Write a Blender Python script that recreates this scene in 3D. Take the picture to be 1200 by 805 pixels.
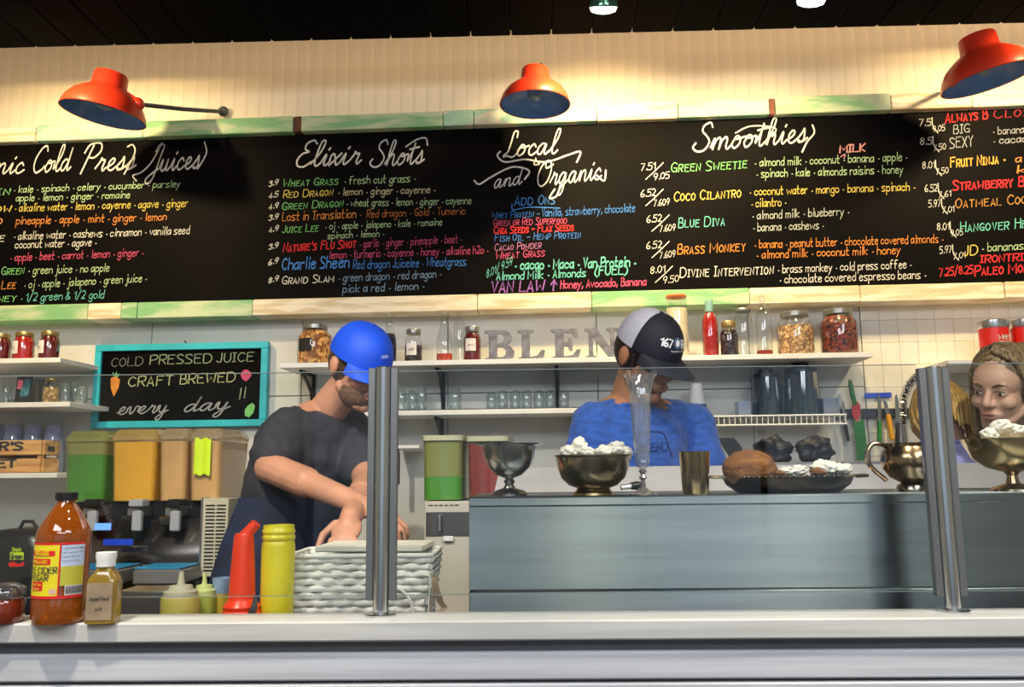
import bpy, bmesh, math, random
from mathutils import Vector, Matrix, Euler
from mathutils.bvhtree import BVHTree
for o in list(bpy.data.objects): bpy.data.objects.remove(o)
random.seed(7)
SC = bpy.context.scene
C = SC.collection
PI = math.pi
# ------------------------------------------------------------------ camera
CZ = 1.306
cam_d = bpy.data.cameras.new('camera'); cam_d.lens = 30.0; cam_d.sensor_width = 36.0; cam_d.clip_start = 0.05
cam = bpy.data.objects.new('camera', cam_d); C.objects.link(cam); SC.camera = cam
CAMM = Matrix.Translation((0, 0, CZ)) @ Matrix.Rotation(PI/2 + math.atan(0.15), 4, 'X') @ Matrix.Rotation(-0.0105, 4, 'Z')
cam.matrix_world = CAMM
CINV = CAMM.inverted()
# ------------------------------------------------------------------ light and exposure
SC.view_settings.view_transform = 'Standard'; SC.view_settings.look = 'None'
SC.view_settings.gamma = 1.0; SC.view_settings.use_curve_mapping = False
SC.view_settings.exposure = 0.12
w = bpy.data.worlds.new('room_air'); SC.world = w; w.use_nodes = True
w.node_tree.nodes['Background'].inputs[0].default_value = (0.46, 0.56, 0.66, 1)
w.node_tree.nodes['Background'].inputs[1].default_value = 1.0
def area(name, loc, target, sx, sy, power, col):
    d = bpy.data.lights.new(name, 'AREA'); d.shape = 'RECTANGLE'; d.size = sx; d.size_y = sy; d.energy = power; d.color = col
    o = bpy.data.objects.new(name, d); C.objects.link(o); o.location = loc
    o.rotation_euler = (Vector(target) - Vector(loc)).to_track_quat('-Z', 'Y').to_euler(); return o
def spot(name, loc, target, power, col, size=70, blend=0.8, rad=0.03):
    d = bpy.data.lights.new(name, 'SPOT'); d.energy = power; d.color = col; d.spot_size = math.radians(size); d.spot_blend = blend
    d.shadow_soft_size = rad
    o = bpy.data.objects.new(name, d); C.objects.link(o); o.location = loc
    o.rotation_euler = (Vector(target) - Vector(loc)).to_track_quat('-Z', 'Y').to_euler(); return o
# unseen area fills added over the customers, warm lamps of the ceiling track
area('front_fill', (-1.1, -0.3, 2.82), (-0.6, 2.0, 0.8), 1.4, 0.7, 31, (0.93, 0.95, 1.0))
area('front_fill', (1.2, -0.3, 2.82), (0.6, 2.0, 0.8), 1.4, 0.7, 31, (0.93, 0.95, 1.0))
area('room_fill', (0.2, -2.0, 2.84), (0.2, -2.0, 0.0), 2.6, 1.0, 58, (0.92, 0.95, 1.0))  # unseen fill added to brighten the room mirrored in the steel
area('upper_wall_fill', (0.0, 3.02, 3.25), (0.0, 3.4, 2.6), 5.6, 0.05, 10, (1.0, 0.68, 0.40))  # unseen warm strip added to lift the upper wall
WARM = (1.0, 0.73, 0.36)
SPOTS = [(-1.75, 2.45, 2.80), (0.285, 2.62, 2.80), (0.93, 2.62, 2.815), (1.95, 2.45, 2.80)]
SPT = [(-1.75, 3.4, 2.25), (0.35, 3.4, 2.25), (0.98, 3.4, 2.15), (1.95, 3.3, 2.3)]
SPP = [92, 100, 62, 78]
for s_, t_, p_ in zip(SPOTS, SPT, SPP): spot('track_lamp_light', s_, t_, p_, WARM, 108, 0.9, 0.03)
# downlights above the bar
for x_, y_, p_ in ((-1.0, 2.45, 160), (0.244, 2.0, 75), (1.1, 2.0, 75)):
    spot('bar_downlight', (x_, 0.9, 2.86), (x_, y_, 1.1), p_, (1.0, 0.9, 0.72), 75, 0.9, 0.04)
# ------------------------------------------------------------------ frames: wall (turned 0.064 rad), bar (0.022 rad)
TW, TB = 0.064, 0.022
def ray(px, py):
    d = Vector(((px-600)/1000, (402.5-py)/1000, -1))
    return (CAMM.to_3x3() @ d)
def pt(px, py, Y, th=TW):
    d = ray(px, py); t = Y/(d.y + math.tan(th)*d.x)
    return Vector((0, 0, CZ)) + d*t
def proj(P):
    q = CINV @ Vector(P); return (600 + 1000*q.x/-q.z, 402.5 - 1000*q.y/-q.z)
def mpp(P): return -(CINV @ Vector(P)).z/1000
def at(px, z, Y, th=TW):                      # point on plane Y at height z seen at pixel column px
    X = (px-600)/1000*Y
    for _ in range(8):
        P = Vector((X, Y - math.tan(th)*X, z)); X += (px - proj(P)[0])*mpp(P)
    return Vector((X, Y - math.tan(th)*X, z))
def zat(px, py, Y, th=TW): return pt(px, py, Y, th).z
def fit(pl, pr, ptop, z, Y, th=TW):           # base centre, width, height of a thing standing at height z
    P = at((pl+pr)/2, z, Y, th); wd = (pr-pl)*mpp(P); h = zat((pl+pr)/2, ptop, Y, th) - z
    return P, wd, h
# ------------------------------------------------------------------ materials
MATS = {}
def mat(name, col, rough=0.5, metal=0.0, var=0.0, scale=8.0, bump=0.0, bscale=None, col2=None, lo=0.4, hi=0.6, stretch=None,
        aniso=0.0, spec=0.5, emit=None, coat=0.0, detail=4, tex='noise', trans=0.0, sheen=0.0, wave=None):
    if name in MATS: return MATS[name]
    m = bpy.data.materials.new(name); m.use_nodes = True; nt = m.node_tree; N = nt.nodes; L = nt.links
    b = N['Principled BSDF']; b.inputs['Roughness'].default_value = rough; b.inputs['Metallic'].default_value = metal
    b.inputs['Base Color'].default_value = (*col, 1); b.inputs['Specular IOR Level'].default_value = spec
    b.inputs['Anisotropic'].default_value = aniso; b.inputs['Coat Weight'].default_value = coat; b.inputs['Transmission Weight'].default_value = trans
    b.inputs['Sheen Weight'].default_value = sheen
    if emit: b.inputs['Emission Color'].default_value = (*emit[0], 1); b.inputs['Emission Strength'].default_value = emit[1]
    if aniso:
        b.inputs['Anisotropic Rotation'].default_value = 0.25
        tg = N.new('ShaderNodeTangent'); tg.direction_type = 'RADIAL'; tg.axis = 'Z'; L.new(tg.outputs[0], b.inputs['Tangent'])
    tc = N.new('ShaderNodeTexCoord'); mp = N.new('ShaderNodeMapping'); L.new(tc.outputs['Object'], mp.inputs[0])
    if stretch: mp.inputs['Scale'].default_value = stretch
    if tex == 'voronoi':
        nz = N.new('ShaderNodeTexVoronoi'); nz.inputs['Scale'].default_value = scale; fac = nz.outputs['Color']
        sp = N.new('ShaderNodeSeparateColor'); L.new(fac, sp.inputs[0]); fac = sp.outputs[0]; bf = nz.outputs['Distance']
    else:
        nz = N.new('ShaderNodeTexNoise'); nz.inputs['Scale'].default_value = scale; nz.inputs['Detail'].default_value = detail
        fac = nz.outputs['Fac']; bf = fac
    L.new(mp.outputs[0], nz.inputs['Vector'])
    if col2 is None:
        v = max(var, 0.04); c2 = tuple(max(0, c*(1-v)) for c in col); c1 = tuple(min(1, c*(1+v)) for c in col)
    else: c1, c2 = col2, col
    rp = N.new('ShaderNodeValToRGB'); rp.color_ramp.elements[0].position = lo; rp.color_ramp.elements[1].position = hi
    rp.color_ramp.elements[0].color = (*c2, 1); rp.color_ramp.elements[1].color = (*c1, 1)
    L.new(fac, rp.inputs[0]); L.new(rp.outputs[0], b.inputs['Base Color'])
    if bump:
        bp = N.new('ShaderNodeBump'); bp.inputs['Strength'].default_value = bump; bp.inputs['Distance'].default_value = 0.004
        if bscale:
            n2 = N.new('ShaderNodeTexNoise'); n2.inputs['Scale'].default_value = bscale; n2.inputs['Detail'].default_value = 5
            L.new(mp.outputs[0], n2.inputs['Vector']); bf = n2.outputs['Fac']
        L.new(bf, bp.inputs['Height']); L.new(bp.outputs[0], b.inputs['Normal'])
    MATS[name] = m; return m
def glass(name, tint=(1, 1, 1), refl=0.08, rough=0.02, body=0.0, bodycol=(0.8, 0.85, 0.9)):   # thin clear glass or plastic
    if name in MATS: return MATS[name]
    m = bpy.data.materials.new(name); m.use_nodes = True; nt = m.node_tree; N = nt.nodes; L = nt.links
    N.remove(N['Principled BSDF']); out = N['Material Output']
    t = N.new('ShaderNodeBsdfTransparent'); t.inputs[0].default_value = (*tint, 1)
    g = N.new('ShaderNodeBsdfGlossy'); g.inputs['Roughness'].default_value = rough
    lw = N.new('ShaderNodeLayerWeight'); lw.inputs[0].default_value = 0.25
    mr = N.new('ShaderNodeMapRange'); mr.inputs['To Min'].default_value = refl; mr.inputs['To Max'].default_value = min(1, refl+0.55)
    L.new(lw.outputs['Facing'], mr.inputs[0]); mx = N.new('ShaderNodeMixShader'); L.new(mr.outputs[0], mx.inputs[0])
    src = t.outputs[0]
    if body:
        d = N.new('ShaderNodeBsdfDiffuse'); d.inputs[0].default_value = (*bodycol, 1); m2 = N.new('ShaderNodeMixShader'); m2.inputs[0].default_value = body
        L.new(src, m2.inputs[1]); L.new(d.outputs[0], m2.inputs[2]); src = m2.outputs[0]
    L.new(src, mx.inputs[1]); L.new(g.outputs[0], mx.inputs[2]); L.new(mx.outputs[0], out.inputs[0])
    MATS[name] = m; return m
# ------------------------------------------------------------------ mesh builder
class MB:
    def __init__(s): s.v = []; s.f = []
    def add(s, vs, fs):
        b = len(s.v); s.v += [tuple(v) for v in vs]; s.f += [tuple(i+b for i in f) for f in fs]; return s
    def box(s, x0, x1, y0, y1, z0, z1, M=None):
        vs = [Vector((x, y, z)) for z in (z0, z1) for y in (y0, y1) for x in (x0, x1)]
        if M is not None: vs = [M @ v for v in vs]
        return s.add(vs, [(0, 2, 3, 1), (4, 5, 7, 6), (0, 1, 5, 4), (2, 6, 7, 3), (0, 4, 6, 2), (1, 3, 7, 5)])
    def bbox(s, x0, x1, y0, y1, z0, z1, b=0.003, M=None):   # bevelled box via rounded rectangle loft
        rows = [(z0, b), (z0+b, 0), (z1-b, 0), (z1, b)]; rings = []
        for z, i in rows:
            X0, X1, Y0, Y1 = x0+i, x1-i, y0+i, y1-i; c = b*0.7
            rings.append([(X0+c, Y0, z), (X1-c, Y0, z), (X1, Y0+c, z), (X1, Y1-c, z), (X1-c, Y1, z), (X0+c, Y1, z), (X0, Y1-c, z), (X0, Y0+c, z)])
        return s.loft(rings, True, M)
    def loft(s, rings, cap=True, M=None, closed=True):
        n = len(rings[0]); b = len(s.v)
        for r in rings:
            for p in r: p = Vector(p); s.v.append(tuple(M @ p if M is not None else p))
        for i in range(len(rings)-1):
            for j in range(n if closed else n-1):
                k = (j+1) % n; s.f.append((b+i*n+j, b+i*n+k, b+(i+1)*n+k, b+(i+1)*n+j))
        if cap: s.f.append(tuple(b+j for j in reversed(range(n)))); s.f.append(tuple(b+(len(rings)-1)*n+j for j in range(n)))
        return s
    def lathe(s, prof, n=32, M=None, cx=0, cy=0, fl=None):   # prof: (r, z); fl: fn(angle, r, z)->r
        rings = []
        for r, z in prof:
            ring = []
            for j in range(n):
                a = 2*PI*j/n; rr = fl(a, r, z) if fl else r
                ring.append((cx+max(rr, 1e-4)*math.cos(a), cy+max(rr, 1e-4)*math.sin(a), z))
            rings.append(ring)
        return s.loft(rings, True, M)
    def tube(s, path, rad, n=10, M=None, cap=True, flat=1.0):
        path = [Vector(p) for p in path]; rings = []; up = Vector((0, 0, 1)); prev = None
        for i, p in enumerate(path):
            t = (path[min(i+1, len(path)-1)] - path[max(i-1, 0)]).normalized()
            if prev is None: a = t.cross(up if abs(t.z) < 0.95 else Vector((1, 0, 0))).normalized()
            else: a = (prev - t*prev.dot(t)).normalized()
            prev = a; b = t.cross(a); r = rad[i] if isinstance(rad, (list, tuple)) else rad
            rings.append([p + a*r*math.cos(2*PI*j/n) + b*r*flat*math.sin(2*PI*j/n) for j in range(n)])
        return s.loft(rings, cap, M)
    def ell(s, c, r, n=20, m=12, M=None, R=None):
        c = Vector(c); rings = []
        for i in range(1, m):
            t = PI*i/m - PI/2; ring = []
            for j in range(n):
                a = 2*PI*j/n; p = Vector((r[0]*math.cos(t)*math.cos(a), r[1]*math.cos(t)*math.sin(a), r[2]*math.sin(t)))
                if R is not None: p = R @ p
                ring.append(c+p)
            rings.append(ring)
        b = len(s.v); s.loft(rings, False, M)
        lo = Vector((0, 0, -r[2])); hi = Vector((0, 0, r[2]))
        if R is not None: lo = R @ lo; hi = R @ hi
        for q, base, rev in ((c+lo, b, True), (c+hi, b+(m-2)*n, False)):
            if M is not None: q = M @ q
            s.v.append(tuple(q)); k = len(s.v)-1
            for j in range(n): s.f.append((k, base+(j+1) % n, base+j) if rev else (k, base+j, base+(j+1) % n))
        return s
    def cap_(s, a, b, ra, rb, n=14, M=None):      # closed tapered capsule
        a = Vector(a); b = Vector(b); s.ell(a, (ra,)*3, n, 8, M); s.ell(b, (rb,)*3, n, 8, M); s.tube([a, b], [ra, rb], n, M); return s
    def prism(s, poly, d0, d1, M=None):           # poly in xz, extruded along y
        b = len(s.v); n = len(poly)
        for y in (d0, d1):
            for x, z in poly:
                p = Vector((x, y, z)); s.v.append(tuple(M @ p if M is not None else p))
        s.f.append(tuple(b+i for i in range(n))); s.f.append(tuple(b+n+i for i in reversed(range(n))))
        for i in range(n): j = (i+1) % n; s.f.append((b+j, b+i, b+n+i, b+n+j))
        return s
    def mesh(s, name, m, smooth=35):
        me = bpy.data.meshes.new(name); me.from_pydata(s.v, [], s.f); me.update()
        bm = bmesh.new(); bm.from_mesh(me); bmesh.ops.recalc_face_normals(bm, faces=bm.faces); bm.to_mesh(me); bm.free()
        if m: me.materials.append(m)
        if smooth: me.shade_smooth(); me.set_sharp_from_angle(angle=math.radians(smooth))
        return me
    def obj(s, name, m, parent=None, smooth=35):
        o = bpy.data.objects.new(name, s.mesh(name, m, smooth)); C.objects.link(o)
        if parent is not None: o.parent = parent
        return o
def T(x=0, y=0, z=0): return Matrix.Translation((x, y, z))
def R(a, ax): return Matrix.Rotation(a, 4, ax)
def thing(name, label, cat, loc=(0, 0, 0), rz=0.0, group=None):
    o = bpy.data.objects.new(name, None); C.objects.link(o); o.location = loc; o.rotation_euler = (0, 0, rz); o.empty_display_size = 0.02
    o['label'] = label; o['category'] = cat
    if group: o['group'] = group
    return o
def struct(name, loc=(0, 0, 0), rz=0.0):
    o = bpy.data.objects.new(name, None); C.objects.link(o); o.location = loc; o.rotation_euler = (0, 0, rz); o['kind'] = 'structure'; return o
def inst(src, name, parent, loc=(0, 0, 0), rot=(0, 0, 0), sc=(1, 1, 1), m=None):
    o = bpy.data.objects.new(name, src); C.objects.link(o); o.parent = parent; o.location = loc; o.rotation_euler = rot; o.scale = sc; return o
def dup(root, loc, rz=None, label=None):
    r = root.copy(); C.objects.link(r); r.location = loc
    if rz is not None: r.rotation_euler = (0, 0, rz)
    if label: r['label'] = label
    for ch in list(root.children):
        c = ch.copy(); C.objects.link(c); c.parent = r
        for g in list(ch.children):
            d = g.copy(); C.objects.link(d); d.parent = c
    return r
# ------------------------------------------------------------------ hand-lettering strokes
G = {'a': '~4h2h0g0e1d3e4h 4h4d', 'b': '0k0d ~0g2h4g4e2d0e', 'c': '~4g2h0g0e2d4e', 'd': '~4g2h0f1d3d4f 4k4d', 'e': '~0f4g3h1h0f1d3d4e',
'f': '~4k2k1j1d 0h3h', 'g': '~4g2h0f1d3d4f ~4h4d4b2a0b', 'h': '0k0d ~0g2h4g4d', 'i': '1h1d 1j1k', 'j': '~2h2b1a0b 2j2k', 'k': '0k0d 4h0f4d',
'l': '1k1d', 'm': '0h0d ~0g1h3g3d ~3g4h6g6d', 'n': '0h0d ~0g2h4g4d', 'o': '~2h0g0e2d4e4g2h', 'p': '0h0a ~0g2h4g4e2d0e', 'q': '~4g2h0f2d4f 4h4a',
'r': '0h0d ~0g2h3h', 's': '~4h1h0g4e3d0d', 't': '~1k1e2d3d 0h3h', 'u': '~0h0e1d3d4f 4h4d', 'v': '0h2d4h', 'w': '0h1d3g5d6h', 'x': '0h4d 4h0d',
'y': '0h2d 4h0a', 'z': '0h4h0d4d', 'A': '0d2k4d 1f3f', 'B': '0d0k ~0k3k3h0h ~0h4g4e3d0d', 'C': '~4j2k0i0f2d4e', 'D': '0d0k ~0k3k5i5f3d0d',
'E': '4k0k0d4d 0h3h', 'F': '4k0k0d 0h3h', 'G': '~4j2k0i0f2d4e 4d4g2g', 'H': '0k0d 4k4d 0h4h', 'I': '1k1d 0k2k 0d2d', 'J': '~3k3f2d0e',
'K': '0k0d 4k0g4d', 'L': '0k0d4d', 'M': '0d0k3f6k6d', 'N': '0d0k4d4k', 'O': '~2k0i0f2d4f4i2k', 'P': '0d0k ~0k4k4h0g', 'Q': '~2k0i0f2d4f4i2k 2f5c',
'R': '0d0k ~0k4k4h0g 2g4d', 'S': '~4j2k0j1h4f3d0d', 'T': '0k4k 2k2d', 'U': '~0k0f2d4f4k', 'V': '0k2d4k', 'W': '0k1d3h5d6k', 'X': '0k4d 4k0d',
'Y': '0k2h4k 2h2d', 'Z': '0k4k0d4d', '0': '~2k0i0f2d4f4i2k', '1': '0i2k2d', '2': '~0j2k4i3g0d 0d4d', '3': '~0j2k4j2h ~2h4g4e2d0e',
'4': '3d3k0f4f', '5': '4k0k0h ~0h3h4f3d0d', '6': '~3k0h0e2d4e3g0f', '7': '0k4k1d', '8': '~2h0i2k4i2h0f2d4f2h', '9': '~4h1g0i2k4j4h2d',
'.': '1d1e', '*': '1f2f', '/': '0c4l', '-': '0g3g', '&': '~5d1i2k3i0f1d5f', "'": '1k1i', ',': '1e0c', '!': '1k1f 1d1e', '+': '0g4g 2i2e',
'(': '~2l0h0e2c', ')': '~0l2h2e0c', '^': '2d2k 0h2k4h', '#': '0d4d4k0k0d', '%': '~0f1g3e4f', ':': '1g1h 1d1e', '|': '0d0k'}
def smoothp(p, n=4):
    if len(p) < 3: return p
    q = [p[0]] + p + [p[-1]]; out = []
    for i in range(1, len(q)-2):
        a, b, c, d = q[i-1], q[i], q[i+1], q[i+2]
        for k in range(n):
            t = k/n
            out.append(tuple(0.5*((2*b[e]) + (-a[e]+c[e])*t + (2*a[e]-5*b[e]+4*c[e]-d[e])*t*t + (-a[e]+3*b[e]-3*c[e]+d[e])*t**3) for e in (0, 1)))
    out.append(p[-1]); return out
def strokes(text, caps=False, slant=0.0, script=False, jit=0.0):
    x = 0; out = []; prev_end = None
    for ch in text:
        if ch == ' ': x += 3.2; prev_end = None; continue
        s = 1.0; g = ch
        if caps and ch.islower(): g = ch.upper(); s = 0.74
        wmax = 0; first = None; jx = random.uniform(-jit, jit); jy = random.uniform(-jit, jit)
        for st in G.get(g, G['*']).split(' '):
            sm = st[0] == '~'; st = st.lstrip('~')
            p = [(int(st[i])*s, (ord(st[i+1])-100)*s) for i in range(0, len(st), 2)]
            wmax = max(wmax, max(a for a, b in p))
            if sm: p = smoothp(p)
            p = [(a+x+jx+(b*slant), b+jy) for a, b in p]
            if first is None: first = p[0]
            out.append(p)
        if script and prev_end is not None and ch.islower():
            out.append(smoothp([prev_end, (x-0.6+1*slant, 1.0), (x+slant*2, 2.6)], 3))
        prev_end = (x+wmax+slant*0.3, 0.3) if script else None
        x += wmax + (1.1 if script else 1.7)
    return out, max(x-1.5, 1)
def ribbon(mb, sts, mapf, wd):     # mapf(x, y) -> (point, normal); wd in text units
    for p in sts:
        n = len(p)
        if n < 2: continue
        L_, R_ = [], []
        for i in range(n):
            ax, ay = p[max(i-1, 0)]; bx, by = p[min(i+1, n-1)]; dx, dy = bx-ax, by-ay; l = math.hypot(dx, dy) or 1
            ex = wd*0.5 if i in (0, n-1) else 0; sg = -1 if i == 0 else 1
            cx, cy = p[i][0]+sg*ex*dx/l, p[i][1]+sg*ex*dy/l
            L_.append(mapf(cx-dy/l*wd/2, cy+dx/l*wd/2)); R_.append(mapf(cx+dy/l*wd/2, cy-dx/l*wd/2))
        b = len(mb.v); mb.v += [tuple(q) for q in L_] + [tuple(q) for q in R_]
        for i in range(n-1): mb.f.append((b+i, b+n+i, b+n+i+1, b+i+1))
def plane_text(parent, text, P0, P1, capm, m, name='lettering', caps=False, slant=0.12, script=False, wd=1.0, upv=None, nrm=Vector((0, -1, 0)), off=0.0015, jit=0.15, inv=None, extra=None):
    """text from P0 to P1 (world points on the baseline), cap height capm metres"""
    sts, W = cursive(text) if script else strokes(text, caps, slant, False, jit)
    if extra: sts += extra
    ex = (P1-P0)/W; up = (upv or Vector((0, 0, 1)))*capm/7.0
    nn = nrm.normalized()*off
    k = (ex.length/(capm/7.0))
    mb = MB()
    def mf(x, y): return P0 + ex*x + up*y + nn
    ribbon(mb, sts, mf, wd)
    if inv is None: inv = parent.matrix_basis.inverted() if parent else Matrix()
    mb.v = [tuple(inv @ Vector(v)) for v in mb.v]
    o = mb.obj(name, m, parent, 0); return o

CUR = {'o': (4.0, [[(0.8,3.2),(0.2,1.5),(1.2,0),(2.6,1.2),(2.6,3.2),(1.5,4),(0.8,3.2),(2.2,3.0),(3.9,3.5)]]),
'l': (3.0, [[(0,0.8),(2,5),(2.4,8.5),(1.4,8.8),(1.0,6),(1.1,1.2),(2,0),(3.1,1.2)]]),
'd': (4.6, [[(2.6,3.6),(1.5,4),(0.3,2.4),(0.6,0.4),(1.8,0.4),(2.8,3),(3.2,8),(3,2),(3.4,.1),(4.6,1.2)]]),
'a': (4.5, [[(2.8,3.6),(1.5,4),(0.3,2.4),(0.6,0.4),(1.8,0.4),(2.9,3.8),(2.8,1),(3.4,0),(4.5,1.2)]]),
'e': (3.4, [[(0,1),(1.8,2.2),(2.2,3.6),(1.3,4),(0.5,2.6),(0.8,0.6),(2,0),(3.4,1.2)]]),
'r': (3.8, [[(0,1),(1,3.2),(1.2,4.4),(1.8,3.6),(2.6,3.6),(2.4,1),(2.9,0),(3.8,1.2)]]),
's': (3.4, [[(0,1),(1.4,3.2),(1.8,4.4),(2.2,2.6),(2.2,0.6),(1,0),(0.4,0.8),(1.8,0.1),(3.4,1.2)]]),
'i': (2.6, [[(0,1),(1,4),(1,1),(1.6,0),(2.6,1.2)],[(1.3,5.6),(1.5,6.1)]]),
'x': (3.4, [[(0,3.2),(.8,4),(1.6,2),(2.4,0),(3.4,1)],[(3,4),(0.3,0)]]),
'h': (4.6, [[(0,0.8),(1.8,5),(2.2,8.4),(1.2,8.6),(0.8,5),(0.8,0),(1.2,2.6),(2.4,4),(3,3),(3,.8),(3.6,0),(4.6,1.2)]]),
't': (3.2, [[(0,1),(1.4,5),(1.6,7.5),(1.3,3),(1.5,.4),(2.2,0),(3.2,1.2)],[(0.0,5.2),(3.4,5.8)]]),
'n': (4.6, [[(0,1),(0.8,4),(0.8,0),(1.2,2.8),(2.4,4),(3,3),(3,.8),(3.6,0),(4.6,1.2)]]),
'm': (6.8, [[(0,1),(0.8,4),(0.8,0),(1.2,2.8),(2.3,4),(2.9,3),(2.9,0),(3.4,2.8),(4.5,4),(5.1,3),(5.1,.8),(5.8,0),(6.8,1.2)]]),
'g': (4.5, [[(2.8,3.6),(1.5,4),(0.3,2.4),(0.6,0.4),(1.8,0.4),(2.9,3.8),(2.8,-2),(1.8,-4),(0.8,-3),(2,-1),(4.5,1.2)]]),
'y': (4.4, [[(0,3.4),(.6,4),(0.8,1.4),(1.6,.2),(2.6,1),(3,4),(2.8,-2),(1.8,-4),(0.8,-3),(2,-1),(4.4,1.2)]]),
'c': (3.4, [[(2.6,3.0),(1.7,4),(0.5,2.6),(0.6,.7),(1.8,0),(3.4,1.2)]]),
'u': (4.6, [[(0,1),(.8,4),(0.8,1),(1.6,0),(2.6,1),(3,4),(3,.8),(3.6,0),(4.6,1.2)]]),
'v': (4.4, [[(0,3),(.8,4),(1.2,1.5),(1.8,0),(2.8,2),(3,4),(4.4,3.6)]]),
'S': (4.8, [[(3.9,7.8),(2.9,9.3),(1.0,8.4),(0.9,6.6),(2.6,4.9),(3.9,2.9),(2.9,.4),(0.6,0),(-1.2,1.4),(-0.6,2.8)]]),
'E': (4.8, [[(4.6,8),(3.4,9.2),(1.6,8.2),(1.6,6.2),(3,5.2),(1.2,4.6),(0.2,2.4),(1,0.3),(3,0),(4.8,1.6)]]),
'L': (4.6, [[(3.2,7.0),(3.0,9),(1.7,8.8),(1.5,5),(1.2,1.8),(0.2,0.8),(0.0,0),(1.2,0.3),(3.2,-0.3),(4.6,0.8)]]),
'O': (6.2, [[(3,9),(1,7.5),(0,4),(1,0.8),(3,0),(5,2),(5.6,6),(4.4,8.8),(2.6,8.6),(3.2,6.4),(6,7.5)]]),
'C': (5.4, [[(4.6,7.4),(3.8,9),(2,8.4),(0.4,5.2),(0.4,2),(2,0),(4.2,1),(5,2)]]),
'P': (5.6, [[(1.0,-0.5),(1.8,5),(2.4,9)],[(0,6.6),(1.2,9.4),(4.6,9.6),(5.6,7),(4,4.8),(2.4,4.8)]]),
'J': (5.0, [[(1.6,7),(2.4,9),(4.6,8.8),(4.2,5),(3.4,-2),(1.6,-4),(0.4,-2.6),(2.4,-0.6),(5,1)]])}
def cursive(text, slant=0.28):
    x = 0; out = []; cur = []
    for ch in text:
        w_, sts = CUR[ch]
        for i, s_ in enumerate(sts):
            p = [(a+x+b*slant, b*7/9.0) for a, b in s_]
            if i == 0 and cur and (abs(p[0][0]-cur[-1][0]) > 1.5 or abs(p[0][1]-cur[-1][1]) > 2.2): out.append(cur); cur = list(p)
            elif i == 0 and ch.islower(): cur += (p if not cur else p)
            elif i == 0:
                if cur: out.append(cur)
                if ch == 'P': out.append(p); cur = []
                else: cur = list(p)
            else: out.append(p)
        x += w_
    if cur: out.append(cur)
    return [smoothp(p, 5) for p in out], x
# ------------------------------------------------------------------ palette
BLACKC = mat('ceiling_black', (0.002, 0.002, 0.003), 0.8, var=0.4, scale=5, spec=0.05)
CREAM = mat('cream_paint', (0.80, 0.72, 0.55), 0.6, var=0.05, scale=6, stretch=(4, 4, 0.5))
WHITEW = mat('white_panel', (0.60, 0.61, 0.60), 0.45, var=0.04, scale=3)
WHITET = mat('white_tile', (0.76, 0.73, 0.66), 0.3, var=0.05, scale=7)
GROUT = mat('grout', (0.42, 0.42, 0.42), 0.8)
SHELFW = mat('shelf_white', (0.80, 0.80, 0.80), 0.4, var=0.03)
BLACKM = mat('black_metal', (0.012, 0.012, 0.014), 0.45)
BLACKP = mat('black_plastic', (0.010, 0.011, 0.014), 0.35)
STEEL = mat('brushed_steel', (0.30, 0.345, 0.37), 0.42, 1.0, var=0.07, scale=9, aniso=0.97, bump=0.05, bscale=200, stretch=(0.25, 1, 4))
STEELB = mat('bright_steel', (0.62, 0.62, 0.66), 0.3, 1.0, var=0.05, scale=4)
CHROME = mat('chrome', (0.75, 0.75, 0.76), 0.12, 1.0)
STEELP = mat('post_steel', (0.60, 0.62, 0.64), 0.22, 1.0, var=0.03)
RAILM = mat('clamp_grey', (0.22, 0.23, 0.235), 0.4, 0.7)
COUNTER = mat('counter_white_wash', (0.62, 0.62, 0.59), 0.42, var=0.10, scale=7, stretch=(0.35, 3, 6), bump=0.15)
CLAD = mat('cladding_white_wash', (0.60, 0.62, 0.66), 0.5, var=0.10, scale=6, stretch=(0.3, 3, 8), bump=0.2)
SHADOWGAP = mat('dark_recess', (0.14, 0.15, 0.16), 0.7)
WOODF = mat('floor_boards', (0.10, 0.065, 0.045), 0.5, var=0.3, scale=4, stretch=(1, 8, 1))
GREEN_P = mat('weathered_green', (0.20, 0.46, 0.22), 0.6, scale=5, col2=(0.50, 0.60, 0.40), lo=0.42, hi=0.58, bump=0.3, stretch=(1, 1, 5), detail=8)
MINT_P = mat('weathered_mint', (0.62, 0.62, 0.50), 0.6, scale=7, col2=(0.30, 0.52, 0.40), lo=0.44, hi=0.54, bump=0.3, stretch=(1, 1, 4), detail=9)
CREAM_P = mat('weathered_cream', (0.62, 0.50, 0.32), 0.6, scale=6, col2=(0.80, 0.74, 0.60), lo=0.40, hi=0.56, bump=0.3, stretch=(1, 1, 8), detail=9)
GAP_P = mat('gap_brown', (0.12, 0.035, 0.02), 0.7, var=0.4, scale=20)
BOARD = mat('blackboard', (0.0014, 0.0014, 0.002), 0.6, scale=3, col2=(0.0038, 0.003, 0.0026), lo=0.35, hi=0.7, spec=0.05)
TEAL = mat('teal_frame_paint', (0.03, 0.45, 0.58), 0.45, var=0.1)
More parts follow.
